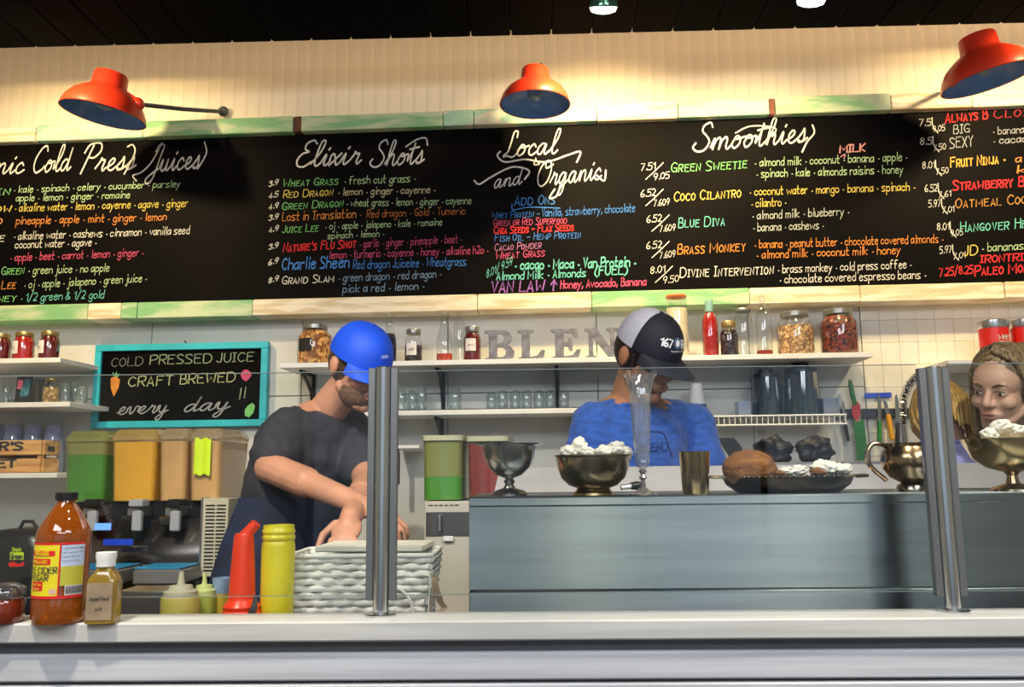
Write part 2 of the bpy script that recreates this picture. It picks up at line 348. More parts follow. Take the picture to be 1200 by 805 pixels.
# ------------------------------------------------------------------ room shell
fl = struct('floor', (0, 0, 0))
MB().box(-3.2, 3.2, -3.5, 3.9, -0.05, 0).obj('floor_slab', WOODF, fl, 0)
wl = MB().box(-3.25, -3.2, -3.5, 3.9, 0, 3.4).obj('wall_left', CREAM, None, 0); wl['kind'] = 'structure'
wr = MB().box(3.2, 3.25, -3.5, 3.9, 0, 3.4).obj('wall_right', CREAM, None, 0); wr['kind'] = 'structure'
wf = MB()
for a in ((-3.2, -1.85, 0, 3.4), (0.05, 0.75, 0, 3.4), (2.65, 3.2, 0, 3.4), (-1.85, 0.05, 0, 0.6), (-1.85, 0.05, 2.5, 3.4), (0.75, 2.65, 0, 0.6), (0.75, 2.65, 2.5, 3.4)):
    wf.box(a[0], a[1], -3.55, -3.5, a[2], a[3])
wf = wf.obj('wall_front', mat('front_wall_grey', (0.50, 0.58, 0.62), 0.7), None, 0); wf['kind'] = 'structure'
for i_, x_ in enumerate((-0.9, 1.7)):
    wn = struct('window_%d' % (i_+1), (x_, -3.52, 1.55))
    f_ = MB()
    for a in ((-0.95, -0.9, -0.95, 0.95), (0.9, 0.95, -0.95, 0.95), (-0.9, 0.9, -0.95, -0.9), (-0.9, 0.9, 0.9, 0.95), (-0.02, 0.02, -0.9, 0.9)): f_.box(a[0], a[1], -0.03, 0.03, a[2], a[3])
    f_.obj('window_frame', BLACKM, wn, 0)
# back wall, in the wall frame: local x along the wall, local y = into the wall
YW = 3.40
wb = struct('wall_back', (0, YW, 0), -TW)
ZT = zat(600, 363, 3.30)            # bottom of the plank frame
ZTT = zat(600, 126.5, 3.305)           # top of the plank frame
ZB0, ZB1 = zat(600, 344, 3.30), zat(600, 145, 3.305)
MB().box(-2.95, 2.95, 0.02, 0.10, 0, 3.4).obj('backing', mat('wall_backing', (0.50, 0.44, 0.34), 0.8), wb, 0)
bead = MB().bbox(-0.02785, 0.02785, 0.004, 0.02, ZTT-0.35, 3.4, 0.0008).mesh('bead_board', CREAM, 30)
n_ = 0
for i in range(104):
    x_ = -2.9 + 0.056*i
    inst(bead, 'bead_board', wb, (x_, random.uniform(-0.0003, 0.0003), 0))
XT = pt(1012, 420, YW).x
# big smooth panels behind the shelves, tile field to the right
xs_ = [-2.95, -2.35, pt(178, 388, YW).x*1.002, -0.86, -0.26, 0.34, 0.94, XT]
for a_, b_ in zip(xs_[:-1], xs_[1:]):
    MB().bbox(a_+0.0015, b_-0.0015, 0.0, 0.02, 1.62, ZT+0.12, 0.002).obj('wall_panel', WHITEW, wb)
    MB().bbox(a_+0.0015, b_-0.0015, 0.0, 0.02, 0.0, 1.617, 0.002).obj('wall_panel', WHITEW, wb)
TS = 0.0705
tile = MB().bbox(-TS/2+0.0004, TS/2-0.0004, 0.0, 0.02, -TS/2*1.25+0.0004, TS/2*1.25-0.0004, 0.001).mesh('tile', WHITET)
k = 0
for r_ in range(13):
    for c_ in range(23):
        inst(tile, 'tile', wb, (XT+TS*(c_+0.5)+0.002, random.uniform(-0.0004, 0.0004), ZT+0.12-TS*1.25*(r_+0.5)))
MB().box(XT, 2.95, 0.004, 0.02, 0, ZT+0.12-TS*1.25*13).obj('wall_panel', WHITEW, wb, 0)
# ceiling of black planks
ce = struct('ceiling', (0, 0, 0), -0.028)
ZC = zat(600, 42, 2.98, 0.028)
pl_ = MB().bbox(-0.073, 0.073, -6.4, 2.98, ZC, ZC+0.02, 0.004).mesh('plank', BLACKC)
for i in range(43): inst(pl_, 'plank', ce, (-3.15+0.15*i, 0, 0))
MB().box(-3.2, 3.2, -6.4, 2.975, ZC+0.02, ZC+0.12).obj('ceiling_backing', BLACKC, ce, 0)
MB().box(-3.2, 3.2, -6.4, 4.2, ZC+0.50, ZC+0.55).obj('upper_slab', BLACKC, ce, 0)
# ------------------------------------------------------------------ front bar counter
ZK = 1.05
bar = thing('bar_counter', 'white-washed wooden bar counter running along the whole front', 'counter', (0, 0, 0), -TB)
YN = pt(600, 727, 1.5, TB)
tt_ = (ZK-CZ)/ray(600, 727).z; YE = tt_*ray(600, 727).y           # near edge
tt_ = (ZK-CZ)/ray(600, 716.5).z; YBK = tt_*ray(600, 716.5).y        # far edge
ZKB = zat(600, 751, YE, TB)
MB().bbox(-2.9, 2.9, YE, YBK, ZKB, ZK, 0.003).obj('counter_top', COUNTER, bar)
z1 = zat(600, 764.5, YE+0.012, TB); hh = z1 - zat(600, 798.5, YE+0.012, TB)
MB().box(-2.9, 2.9, YE+0.03, YBK-0.02, 0.0, ZKB).obj('carcass', SHADOWGAP, bar, 0)
z_ = z1
j_ = 0
while z_ > 0.05:
    MB().bbox(-2.9, 2.9, YE+0.012, YE+0.03, z_-hh+0.002, z_, 0.003).obj('cladding_board', CLAD, bar); z_ -= hh+0.004; j_ += 1
# staff side worktop (left) under the squeeze bottles and basket
wt = thing('work_table', 'low dark work table on the staff side behind the left of the bar', 'table', (0, 0, 0), -TB)
ZWT = 0.985
MB().bbox(-2.6, -0.14, YBK+0.01, 2.02, ZWT-0.03, ZWT, 0.003).obj('table_top', BLACKP, wt)
for x_ in (-2.5, -1.3, -0.2):
    for y_ in (YBK+0.06, 1.95): MB().box(x_-0.02, x_+0.02, y_-0.02, y_+0.02, 0, ZWT-0.03).obj('leg', RAILM, wt)
# steel prep station
ZBX = zat(860, 580, 1.72, TB)
XBL = pt(527, 650, 1.72, TB).x
ps = thing('prep_station', 'brushed steel prep station with flat back panel facing the bar', 'prep counter', (0, 0, 0), -TB)
MB().bbox(XBL, 2.6, 1.72, 2.10, ZBX-0.018, ZBX, 0.002).obj('top_shelf', STEEL, ps)
MB().bbox(XBL, 2.6, 1.722, 1.74, zat(800, 690, 1.72, TB), ZBX-0.018, 0.001).obj('back_panel', STEEL, ps)
MB().bbox(XBL, 2.6, 1.718, 1.745, 0.95, zat(800, 691.5, 1.72, TB), 0.002).obj('lower_panel', STEEL, ps)
MB().bbox(XBL, XBL+0.012, 1.74, 2.10, 0.95, ZBX-0.018, 0.001).obj('side_panel', STEEL, ps)
MB().bbox(XBL, 2.6, 1.73, 2.14, 0.10, 0.95, 0.004).obj('cabinet_body', STEELB, ps)
lz = zat(800, 546, 2.2, TB)
YL = 2.12
li = MB(); XL0 = pt(553, 583, YL, TB).x; 
li.loft([[(XL0, YL, ZBX-0.03), (2.6, YL, ZBX-0.03), (2.6, YL+0.012, ZBX-0.03), (XL0, YL+0.012, ZBX-0.03)],
         [(XL0+0.02, YL+0.08, lz), (2.6, YL+0.08, lz), (2.6, YL+0.092, lz), (XL0+0.02, YL+0.092, lz)]])
li.obj('raised_lid', mat('satin_lid', (0.60, 0.58, 0.62), 0.42, 0.75, var=0.06), ps, 0)
# ------------------------------------------------------------------ glass sneeze guard
GY = 1.60
def post(pxt, pxb, lab):
    P = at(pxb, ZK, GY, TB)
    t = thing('guard_post', lab, 'post', P, -TB, 'steel posts of the glass guard')
    h = zat(pxt, 430, GY, TB) - ZK
    MB().lathe([(0, 0), (0.0285, 0), (0.0285, 0.003), (0.026, 0.005), (0.0, 0.005)], 32).obj('base_plate', STEELP, t)
    MB().lathe([(0, 0.004), (0.0145, 0.004), (0.0145, h-0.002), (0.013, h), (0, h)], 32).obj('tube', STEELP, t)
    for s in (-1, 1):
        b = MB().bbox(min(s*0.0148, s*0.0275), max(s*0.0148, s*0.0275), -0.004, 0.012, 0.027, h-0.002, 0.001)
        b.obj('glass_channel', RAILM, t)
    return t
p1 = post(446, 446, 'round steel guard post beside the white woven basket')
p2 = post(1094, 1117, 'round steel guard post in front of the silver sugar bowl')
GL = glass('guard_glass', (0.97, 0.99, 0.98), 0.012, 0.01)
GLE = mat('glass_edge', (0.20, 0.25, 0.25), 0.2)
X1, X2 = at(446, ZK, GY, TB).x, at(1117, ZK, GY, TB).x
zg0, zg1 = zat(250, 699, GY, TB), zat(400, 436, GY, TB)
for a_, b_, lab in ((-2.3, X1-0.029, 'clear glass guard panel left of the first post'), (X1+0.029, X2-0.029, 'clear glass guard panel between the two posts'), (X2+0.029, 2.3, 'clear glass guard panel right of the second post')):
    t = thing('glass_guard', lab, 'glass panel', (0, GY, 0), -TB, 'glass guard panels')
    MB().box(a_, b_, 0.002, 0.007, zg0, zg1).obj('pane', GL, t, 0)
    MB().box(a_, b_, 0.0015, 0.0075, zg1, zg1+0.0012).obj('top_edge', GLE, t, 0)
    MB().box(a_, b_, 0.0015, 0.0075, zg0-0.0008, zg0).obj('bottom_edge', GLE, t, 0)
# ------------------------------------------------------------------ track lamps (bulbs at the ceiling)
BULB = mat('lit_bulb', (1, 1, 1), 0.3, emit=((1.0, 0.97, 0.85), 9))
LSH = mat('lamp_glass_collar', (0.10, 0.25, 0.14), 0.1, 0.6)
def bulb(P, lab, tgt):
    t = thing('track_spotlight', lab, 'ceiling lamp', P)
    t.rotation_euler = (Vector(tgt)-Vector(P)).to_track_quat('-Z', 'Y').to_euler()
    M_ = None
    MB().lathe([(0, 0.115), (0.018, 0.115), (0.02, 0.085), (0.046, 0.02), (0.047, 0.008), (0.0, 0.008)], 28).obj('reflector', LSH, t)
    MB().lathe([(0, 0.0075), (0.043, 0.0075), (0.038, -0.004), (0.02, -0.010), (0, -0.012)], 28).obj('lens', BULB, t)
    MB().lathe([(0, 0.115), (0.02, 0.115), (0.02, 0.15), (0, 0.15)], 16).obj('socket', BLACKM, t)
    return t
b1 = pt(707, 12, 2.5, 0); b2 = pt(950, 4, 2.5, 0)
print('BULBS', b1, b2, ZC)
bulb(b1, 'lit spotlight bulb on the ceiling above the middle red lamp', (b1.x, b1.y+0.5, b1.z-1.0))
bulb(b2, 'lit spotlight bulb on the ceiling above the smoothie menu', (b2.x, b2.y+0.5, b2.z-1.0))
# ------------------------------------------------------------------ menu board
mb_ = thing('menu_board', 'long black menu board with coloured chalk handwriting and weathered plank frame', 'menu board', (0, 3.34, 0), -TW)
MB().box(-2.9, 2.9, 0.0, 0.02, ZB0-0.03, ZB1+0.03).obj('panel', BOARD, mb_, 0)
def lx(px, py, Y): return (Matrix.Rotation(TW, 3, 'Z') @ (pt(px, py, Y)-Vector((0, Y, 0)))).x
top_pl = [(-160, 45, CREAM_P), (45, 170, MINT_P), (170, 345, GREEN_P), (354, 520, GREEN_P), (520, 556, MINT_P), (556, 700, MINT_P), (700, 795, CREAM_P), (795, 902, MINT_P), (909, 1045, GREEN_P), (1045, 1140, CREAM_P), (1140, 1330, MINT_P)]
for a_, b_, m_ in top_pl:
    x0, x1 = lx(a_, 130, 3.31), lx(b_, 130, 3.31); dz = random.uniform(-0.004, 0.004)
    MB().bbox(x0+0.0015, x1-0.0015, -0.035+random.uniform(-0.003, 0.003), 0.04, ZB1, ZTT+dz, 0.003).obj('frame_plank', m_, mb_)
for a_, b_ in ((345, 354), (902, 909)):  # gaps between planks, their dark put into the strip colour
    MB().bbox(lx(a_, 130, 3.31)+0.001, lx(b_, 130, 3.31)-0.001, -0.030, 0.03, ZB1, ZTT+0.001, 0.002).obj('plank_gap', GAP_P, mb_)
bot_pl = [(-160, 104, GREEN_P), (104, 143, CREAM_P), (143, 162, GREEN_P), (162, 297, GREEN_P), (297, 560, CREAM_P), (560, 694, CREAM_P), (694, 880, GREEN_P), (880, 1010, CREAM_P), (1010, 1180, CREAM_P), (1180, 1330, CREAM_P)]
for a_, b_, m_ in bot_pl:
    x0, x1 = lx(a_, 360, 3.30), lx(b_, 360, 3.30)
    MB().bbox(x0+0.001, x1-0.001, -0.042+random.uniform(-0.003, 0.003), 0.058, ZT+random.uniform(-0.002, 0.002), ZB0, 0.003).obj('frame_plank', m_, mb_)
def chalk(name, c): return mat('chalk_'+name, tuple(v*0.72 for v in c), 0.9, var=0.12, scale=60, spec=0.1)
CW = chalk('white', (0.85, 0.85, 0.80)); CG = chalk('green', (0.25, 0.70, 0.25)); CLG = chalk('pale_green', (0.55, 0.80, 0.45)); CY = chalk('yellow', (0.85, 0.70, 0.15))
CO = chalk('orange', (0.85, 0.33, 0.07)); CR = chalk('red', (0.80, 0.05, 0.06)); CP = chalk('pink', (0.75, 0.12, 0.25)); CB = chalk('blue', (0.08, 0.28, 0.80))
CT = chalk('teal', (0.20, 0.70, 0.62)); CV = chalk('violet', (0.38, 0.16, 0.62)); CGY = chalk('grey', (0.42, 0.45, 0.50)); CPK = chalk('rose', (0.85, 0.40, 0.40))
CLB = chalk('slate_blue', (0.22, 0.36, 0.58)); CDR = chalk('dark_red', (0.35, 0.03, 0.05))
WN = Vector((-math.sin(TW), -math.cos(TW), 0)); BY = 3.34
binv = mb_.matrix_basis.inverted()
def line(px0, py0, px1, py1, hpx, text, m, caps=False, script=False, wd=0.75, slant=0.12, extra=None, name='lettering'):
    P0, P1 = pt(px0, py0, BY), pt(px1, py1, BY)
    plane_text(mb_, text, P0, P1, hpx*mpp(P0)*1.03, m, name, caps, slant, script, wd, None, WN, 0.002, 0.18, binv, extra)
def swash(pts, m, wdpx=1.6):
    p = smoothp(pts, 6); mbx = MB()
    ribbon(mbx, [p], lambda x, y: pt(x, y, BY)+WN*0.0022, wdpx)
    mbx.v = [tuple(binv @ Vector(v)) for v in mbx.v]; mbx.obj('chalk_flourish', m, mb_, 0)
# Cold press juices
line(-66, 206, 27, 203, 28, 'Organic', CW, script=True, wd=0.5, slant=0.25, name='heading')
line(37, 203, 82, 200, 31, 'Cold', CW, script=True, wd=0.5, slant=0.25, name='heading')
line(92, 202, 158, 198, 31, 'Press', CW, script=True, wd=0.5, slant=0.25, name='heading')
line(172, 202, 234, 197, 31, 'Juices', CW, script=True, wd=0.5, slant=0.25, name='heading')
swash([(146, 204), (158, 180), (156, 170), (150, 172)], CW); swash([(160, 212), (156, 206), (166, 202), (178, 190), (190, 168)], CW)
swash([(232, 198), (242, 180), (240, 167)], CW)
line(-40, 230, 11, 228, 9, 'Green', CG, caps=True); line(16, 226, 211, 219, 8, '* kale * spinach * celery * cucumber * parsley', CLG)
line(19, 236, 152, 232, 8, 'apple * lemon * ginger * romaine', CLG)
line(-42, 250, 13, 248, 9, 'Yellow', CY, caps=True); line(17, 248, 220, 242, 9, '* alkaline water * lemon * cayenne * agave * ginger', CY)
line(-30, 264, 2, 263, 9, 'Gold', CO, caps=True); line(19, 263, 195, 258, 9, 'pineapple * apple * mint * ginger * lemon', CO)
line(-60, 284, 5, 283, 9, 'White Lie', CW, caps=True); line(16, 281, 222, 274, 9, '* alkaline water * cashews * cinnamon * vanilla seed', CW)
line(18, 291, 113, 288, 9, 'coconut water * agave *', CW)
line(12, 306, 168, 300, 9, '* apple * beet * carrot * lemon * ginger *', CP)
line(2, 322, 28, 321, 9, 'Green', CG, caps=True); line(33, 321, 128, 318, 9, '* green juice * no apple', CLG)
line(2, 339, 18, 338, 9, 'Lee', CO, caps=True); line(28, 338, 172, 330, 9, '* oj * apple * jalapeno * green juice *', CLG)
line(-20, 355, 19, 353, 8.5, 'Honey', CG, caps=True); line(24, 353, 122, 349, 9, '* 1/2 green & 1/2 gold', CT)
# Elixir shots
line(345, 196, 422, 192, 30, 'Elixir', CW, script=True, wd=0.5, slant=0.25, name='heading')
line(436, 196, 496, 191, 30, 'Shots', CW, script=True, wd=0.5, slant=0.25, name='heading')
swash([(476, 172), (488, 164), (499, 162), (501, 170)], CW)
PR = [(219, '3.9'), (233, '4.5'), (246, '4.9'), (259, '3.9'), (273, '4.9'), (293, '3.9'), (311, '6.9'), (332, '8.9')]
for y_, s_ in PR: line(315, y_, 326, y_-3, 6, s_, CW, wd=1.1)
line(332, 219, 396, 216, 8.5, 'Wheat Grass', CG, caps=True); line(403, 216, 487, 213, 9, '* fresh cut grass *', CLG)
line(332, 232, 390, 229, 8.5, 'Red Dragon', CY, caps=True); line(396, 229, 510, 226, 8.5, '* lemon * ginger * cayenne *', chalk('cream', (0.80, 0.72, 0.45)))
line(331, 246, 402, 242, 8.5, 'Green Dragon', CG, caps=True); line(406, 242, 552, 239, 8.5, '* wheat grass * lemon * ginger * cayenne', CLG)
line(331, 259, 417, 255, 10, 'Lost in Translation', CO); line(421, 255, 545, 251, 8.5, '*  Red dragon * Gold * Tumeric', chalk('rust', (0.60, 0.20, 0.06)))
line(331, 273, 373, 271, 8.5, 'Juice Lee', CG, caps=True); line(381, 269, 518, 264, 8, '* oj * apple * jalapeno * kale * romaine', CLG)
line(384, 280, 450, 277, 7.5, 'spinach * lemon *', CLG)
line(332, 295, 417, 290, 9.5, "Nature's Flu Shot", CR, caps=True, wd=1.2); line(421, 290, 541, 284, 9, '* garlic * ginger * pineapple * beet *', CP)
line(386, 303, 572, 297, 9, 'lemon * turmeric * cayenne * honey * alkaline h2o *', CP)
line(331, 316, 409, 313, 13, 'Charlie Sheen', CB, wd=1.0); line(414, 315, 546, 311, 10, 'Red dragon Juicelee * Wheatgrass', CB)
line(331, 333, 391, 330, 9, 'Grand Slam', CW, caps=True); line(396, 330, 517, 325, 9, '* green dragon * red dragon *', CLB)
line(402, 343, 497, 339, 9, 'pick a red * lemon *', CLB)
# Local and organic
line(590, 184, 652, 180, 29, 'Local', CW, script=True, wd=0.5, slant=0.25, name='heading'); line(578, 221, 611, 216, 22, 'and', CW, script=True, wd=0.5, slant=0.25, name='heading')
line(628, 219, 704, 210, 29, 'Organic', CW, script=True, wd=0.5, slant=0.25, name='heading')
swash([(586, 178), (583, 183), (592, 190), (615, 187), (640, 190), (665, 182), (680, 178), (676, 190)], CW, 2); swash([(628, 188), (632, 192), (626, 193), (628, 186)], CW)
swash([(556, 212), (562, 216), (575, 208), (600, 196), (620, 200), (615, 210)], CW, 2); 
swash([(650, 222), (644, 232), (652, 230), (658, 214)], CW, 2); swash([(700, 206), (708, 212), (710, 200)], CW, 2)
line(603, 241, 650, 239, 11, 'Add Ons', CB, caps=True); swash([(600, 240), (602, 246), (620, 243), (656, 244)], CB, 1.2)
line(577, 256, 744, 248, 7.5, 'Whey Protein - ', CB, caps=True) if 0 else None
line(577, 256, 632, 254, 7.5, 'Whey Protein -', CB, caps=True); line(635, 254, 744, 248, 9.5, 'Vanilla, strawberry, chocolate', CB)
line(578, 265, 664, 262, 8, 'Green or Red Superfood', CV if 0 else CP, caps=True)
line(579, 274, 672, 270, 8, 'Chia Seeds - Flax Seeds', CR, caps=True, wd=1.3)
line(580, 283, 680, 279, 8, 'Fish Oil - Hemp Protein', CB, caps=True)
line(580, 294, 634, 291, 8, 'Cacao Powder', chalk('mauve', (0.55, 0.22, 0.45)), caps=True); line(581, 304, 638, 300, 8.5, 'Wheat Grass', CP, caps=True)
line(570, 326, 600, 310, 9, '8.01/ 9.59', CT); line(603, 316, 745, 312, 11, '* cacao * Maca * Van Protein *', CT, wd=1.2)
line(582, 328, 686, 324, 9, 'Almond Milk * Almonds', CT, wd=1.1); line(697, 323, 735, 321, 10, '(FUEL)', CT, wd=1.1)
line(576, 343, 652, 340, 12, 'VAN LAW ^', CV, wd=1.0); line(657, 338, 757, 334, 9, 'Honey, Avocado, Banana', CP, wd=1.2)
# Smoothies
line(815, 178, 945, 166, 32, 'Smoothies', CW, script=True, wd=0.5, slant=0.25, name='heading')
swash([(862, 156), (880, 148), (908, 150), (905, 160)], CW); swash([(940, 178), (946, 166), (954, 156), (952, 147)], CW, 2)
line(984, 179, 1013, 177, 8.5, 'MILK', CPK, wd=1.3); swash([(985, 184), (990, 181), (989, 186)], CPK, 1)
for y_, t_ in ((201, ''), (232, 'b'), (262, 'b'), (293, 'b'), (322, 'c')):
    a_, b_ = {'': ('7.51', '9.05'), 'b': ('6.52', '7.609'), 'c': ('8.01', '9.50')}[t_]
    xo = {201: 0, 232: 0, 262: 7, 293: 7, 322: 11}[y_]
    line(751+xo, y_-1, 768+xo, y_-3, 8, a_, CW); line(766+xo, y_+10, 784+xo, y_+8, 7.5, b_, CW); swash([(757+xo, y_+9), (767+xo, y_), (777+xo, y_-10)], CW, 1.1)
line(787, 202, 875, 197, 11, 'Green Sweetie', CG, caps=True); line(884, 195, 1063, 188, 9.5, '* almond milk * coconut * banana * apple *', CLG)
line(886, 208, 1058, 203, 9.5, '* spinach * kale * almonds raisins * honey', CLG)
line(790, 236, 868, 231, 11, 'Coco Cilantro', CY, caps=True); line(878, 229, 1072, 223, 9.5, '* coconut water * mango * banana * spinach *', CY)
line(880, 243, 921, 241, 9.5, '* cilantro *', CY)
line(795, 267, 849, 264, 11, 'Blue Diva', CT, caps=True); line(881, 257, 995, 252, 9.5, '* almond milk * blueberry *', chalk('pale_grey', (0.62, 0.68, 0.62)))
line(882, 271, 965, 268, 9.5, '* banana * cashews *', chalk('pale_grey', (0.62, 0.68, 0.62)))
line(794, 298, 873, 294, 11, 'Brass Monkey', CO, caps=True); line(884, 291, 1105, 284, 9.5, '* banana * peanut butter * chocolate covered almonds *', CO)
line(886, 303, 1055, 297, 9.5, '* almond milk * coconut milk * honey', CO)
line(797, 325, 906, 321, 11, 'Divine Intervention', CW, caps=True); line(911, 320, 1068, 314, 9.5, '* brass monkey * cold press coffee *', CW)
line(913, 332, 1085, 326, 9.5, '* chocolate covered espresso beans *', CW)
# right column
line(1108, 144, 1157, 139, 11, 'Always B', CR, caps=True, wd=1.2); line(1165, 139, 1235, 133, 11, 'Closing', CDR, caps=True)
line(1117, 157, 1136, 155, 10, 'BIG', CGY); line(1113, 174, 1140, 171, 12, 'SEXY', CGY); line(1163, 158, 1230, 154, 9, '* banana * oats', CGY); line(1163, 169, 1230, 165, 9, '* cacao nibs', CGY)
line(1114, 196, 1178, 191, 11, 'Fruit Ninja *', chalk('amber', (0.85, 0.50, 0.10)), caps=True, wd=1.2); line(1190, 190, 1240, 187, 9, 'almond', CO); line(1192, 203, 1240, 200, 9, 'kale', CO)
line(1117, 223, 1235, 216, 11, 'Strawberry Blonde', CR, caps=True, wd=1.2)
line(1120, 244, 1222, 237, 11, 'Oatmeal Cookie', chalk('ochre', (0.60, 0.30, 0.08)), caps=True)
line(1125, 272, 1232, 265, 11, 'Hangover Helper', CT, caps=True)
line(1129, 300, 1145, 298, 11, 'JD', CY); line(1150, 295, 1230, 290, 9.5, '* bananas * milk', CLG)
line(1149, 308, 1215, 304, 8, 'IRONTRIBE', CR, wd=1.2); line(1142, 323, 1225, 317, 11, 'Paleo Monkey', CR, caps=True, wd=1.2)
line(1101, 324, 1140, 320, 9, '7.25/8.25', CR, wd=1.2)
for x_, y_, a_, b_ in ((1077, 148, '7.5', '9.05'), (1078, 170, '8.5', '7.50'), (1081, 198, '8.01', '7.50'), (1084, 225, '6.52', '7.61'), (1088, 243, '5.97', '7.01'), (1098, 270, '8.01', '9.05'), (1101, 297, '5.97', '7.01')):
    line(x_, y_, x_+14, y_-1, 8, a_, CW); line(x_+16, y_+7, x_+30, y_+5, 7, b_, CW); swash([(x_+22, y_+8), (x_+16, y_), (x_+15, y_-10)], CW, 1)
# ------------------------------------------------------------------ red barn lamps
LRED = mat('lamp_red', (0.62, 0.035, 0.012), 0.35, var=0.06, coat=0.4)
LBLUE = mat('lamp_inside_blue', (0.16, 0.34, 0.75), 0.3, var=0.1, coat=0.3)
FROST = mat('frosted_bulb', (0.25, 0.35, 0.5), 0.2)
IRON = mat('lamp_arm_grey', (0.07, 0.075, 0.10), 0.4, 0.3)
def barn_lamp(P, R_, tilt, lab, knob, arm_to):
    t = thing('barn_lamp', lab, 'wall lamp', P, 0, 'red barn lamps above the menu board')
    M_ = R(tilt[1], 'Y') @ R(tilt[0], 'X')
    prof = [(R_, 0.0), (R_*0.985, R_*0.10), (R_*0.93, R_*0.24), (R_*0.80, R_*0.42), (R_*0.62, R_*0.56), (R_*0.46, R_*0.66), (R_*0.42, R_*0.72), (R_*0.40, R_*1.00), (R_*0.375, R_*1.05), (R_*0.16, R_*1.06), (R_*0.15, R_*1.12), (0.0, R_*1.125)]
    MB().loft([[M_ @ Vector((max(r, 1e-4)*math.cos(2*PI*j/48), max(r, 1e-4)*math.sin(2*PI*j/48), z)) for j in range(48)] for r, z in prof], False).loft([[M_ @ Vector((R_*1.0*math.cos(2*PI*j/48)*k, R_*1.0*math.sin(2*PI*j/48)*k, z)) for j in range(48)] for k, z in ((1.0, 0.0), (1.012, -0.003), (0.985, -0.004), (0.98, 0.001))], False).obj('shade', LRED, t, 50)
    inner = [(a*0.975, b*0.96-0.001) for a, b in prof[:7]]+[(0, R_*0.70)]
    m2 = MB(); rings = [[M_ @ Vector((r*math.cos(2*PI*j/48), r*math.sin(2*PI*j/48), z)) for j in range(48)] for r, z in [(max(a, 1e-4), b) for a, b in inner]]
    m2.loft(rings, False); m2.obj('shade_lining', LBLUE, t, 60)
    MB().lathe([(0, R_*0.1), (R_*0.16, R_*0.16), (R_*0.24, R_*0.32), (R_*0.2, R_*0.5), (R_*0.12, R_*0.6), (0, R_*0.62)], 20, M_).obj('bulb', FROST, t)
    if knob is not None:
        k = Vector(knob); MB().ell(k, (R_*0.17,)*3, 18, 10).tube([M_ @ Vector((0.0, 0, R_*0.75)), k], R_*0.13, 12).obj('swivel_joint', LRED, t)
    else: k = M_ @ Vector((0, 0, R_*1.0))
    e = Vector(arm_to)
    if knob is not None: path = [k, k.lerp(e, 0.5)+Vector((0, 0, -0.004)), e]
    else: path = [k, k+Vector((0, 0.03, 0.035)), k+Vector((0, 0.09, 0.055)), (k+e)/2+Vector((0, 0, 0.05)), e+Vector((0, -0.03, 0.01)), e]
    MB().tube(path, 0.0085, 12).obj('arm', IRON, t)
    w_ = R(-TW, 'Z')
    MB().lathe([(0, 0), (0.022, 0), (0.022, 0.008), (0.012, 0.016), (0, 0.016)], 24, T(*e) @ w_ @ R(PI/2, 'X')).obj('wall_plate', IRON, t)
    return t
def wallpt(px, py, P, Y=3.385): return pt(px, py, Y) - P
P = pt(121, 134, 2.93); r_ = 47*mpp(P)
barn_lamp(P, r_, (0.05, 0.17), 'red barn lamp left, above the cold press juice menu', pt(161, 122, 2.93)-P, wallpt(262, 131, P))
P = pt(627, 122, 2.95); r_ = 41*mpp(P)
barn_lamp(P, r_, (0.0, 0.02), 'red barn lamp in the middle, above the add ons menu', None, wallpt(640, 96, P))
P = pt(1158, 93, 2.93); r_ = 51*mpp(P)
barn_lamp(P, r_, (0.05, -0.20), 'red barn lamp right, beside the smoothie menu corner', pt(1115, 93, 2.93)-P, wallpt(1150, 84, P))
# ------------------------------------------------------------------ shelves
def shelf(name, lab, pl, pr, ypx, Yf, depth, m, brackets=(), brk_h=0.16, thick=0.019):
    z = zat((pl+pr)/2, ypx, Yf); a = at(pl, z, Yf); b = at(pr, z, Yf); mid = (a+b)/2; hw = (b-a).length/2
    t = thing(name, lab, 'shelf', mid, -TW)
    MB().bbox(-hw, hw, 0, YW-Yf-0.001, -thick, 0, 0.0015).obj('board', m, t)
    for bx in brackets:
        x = (at(bx, z, Yf+0.05)-mid).length*(1 if bx > (pl+pr)/2 else -1); d = YW-Yf
        bm = MB(); bm.tube([(x, d*0.25, -thick-0.006), (x, d-0.014, -thick-0.006)], 0.007, 8, None, True)
        bm.tube([(x, d-0.008, -thick), (x, d-0.008, -thick-brk_h)], 0.008, 8)
        bm.tube([(x, d*0.35, -thick-0.01), (x, d*0.55, -thick-0.03), (x, d*0.85, -thick-brk_h*0.5), (x, d-0.012, -thick-brk_h*0.9)], 0.007, 8)
        bm.obj('bracket', BLACKM, t)
    return t, z
YS = 3.16
sA, zA = shelf('wall_shelf', 'long white shelf with metal letters and jars above the men', 328, 1023, 419, YS, 0.24, SHELFW, (352, 512, 672), 0.15)
sB, zB = shelf('wall_shelf', 'white shelf with a dark mat and small glasses under the long shelf', 352, 800, 479.5, YS+0.02, 0.22, SHELFW, (352, 512, 672), 0.13)
YL_ = 3.10
sC, zC = shelf('wall_shelf', 'upper left white shelf with three jam jars', -150, 71, 421, YL_, 0.25, SHELFW)
sD, zD = shelf('wall_shelf', 'middle left white shelf with postcard and glasses', -150, 82, 472.5, YL_, 0.25, SHELFW)
sE, zE = shelf('wall_shelf', 'lower left white shelf carrying the wooden crate', -150, 67, 555, YL_, 0.25, SHELFW)
sF, zF = shelf('wall_shelf', 'short white shelf with red tins behind the smiling woman', 1111, 1400, 419, 3.12, 0.24, SHELFW)
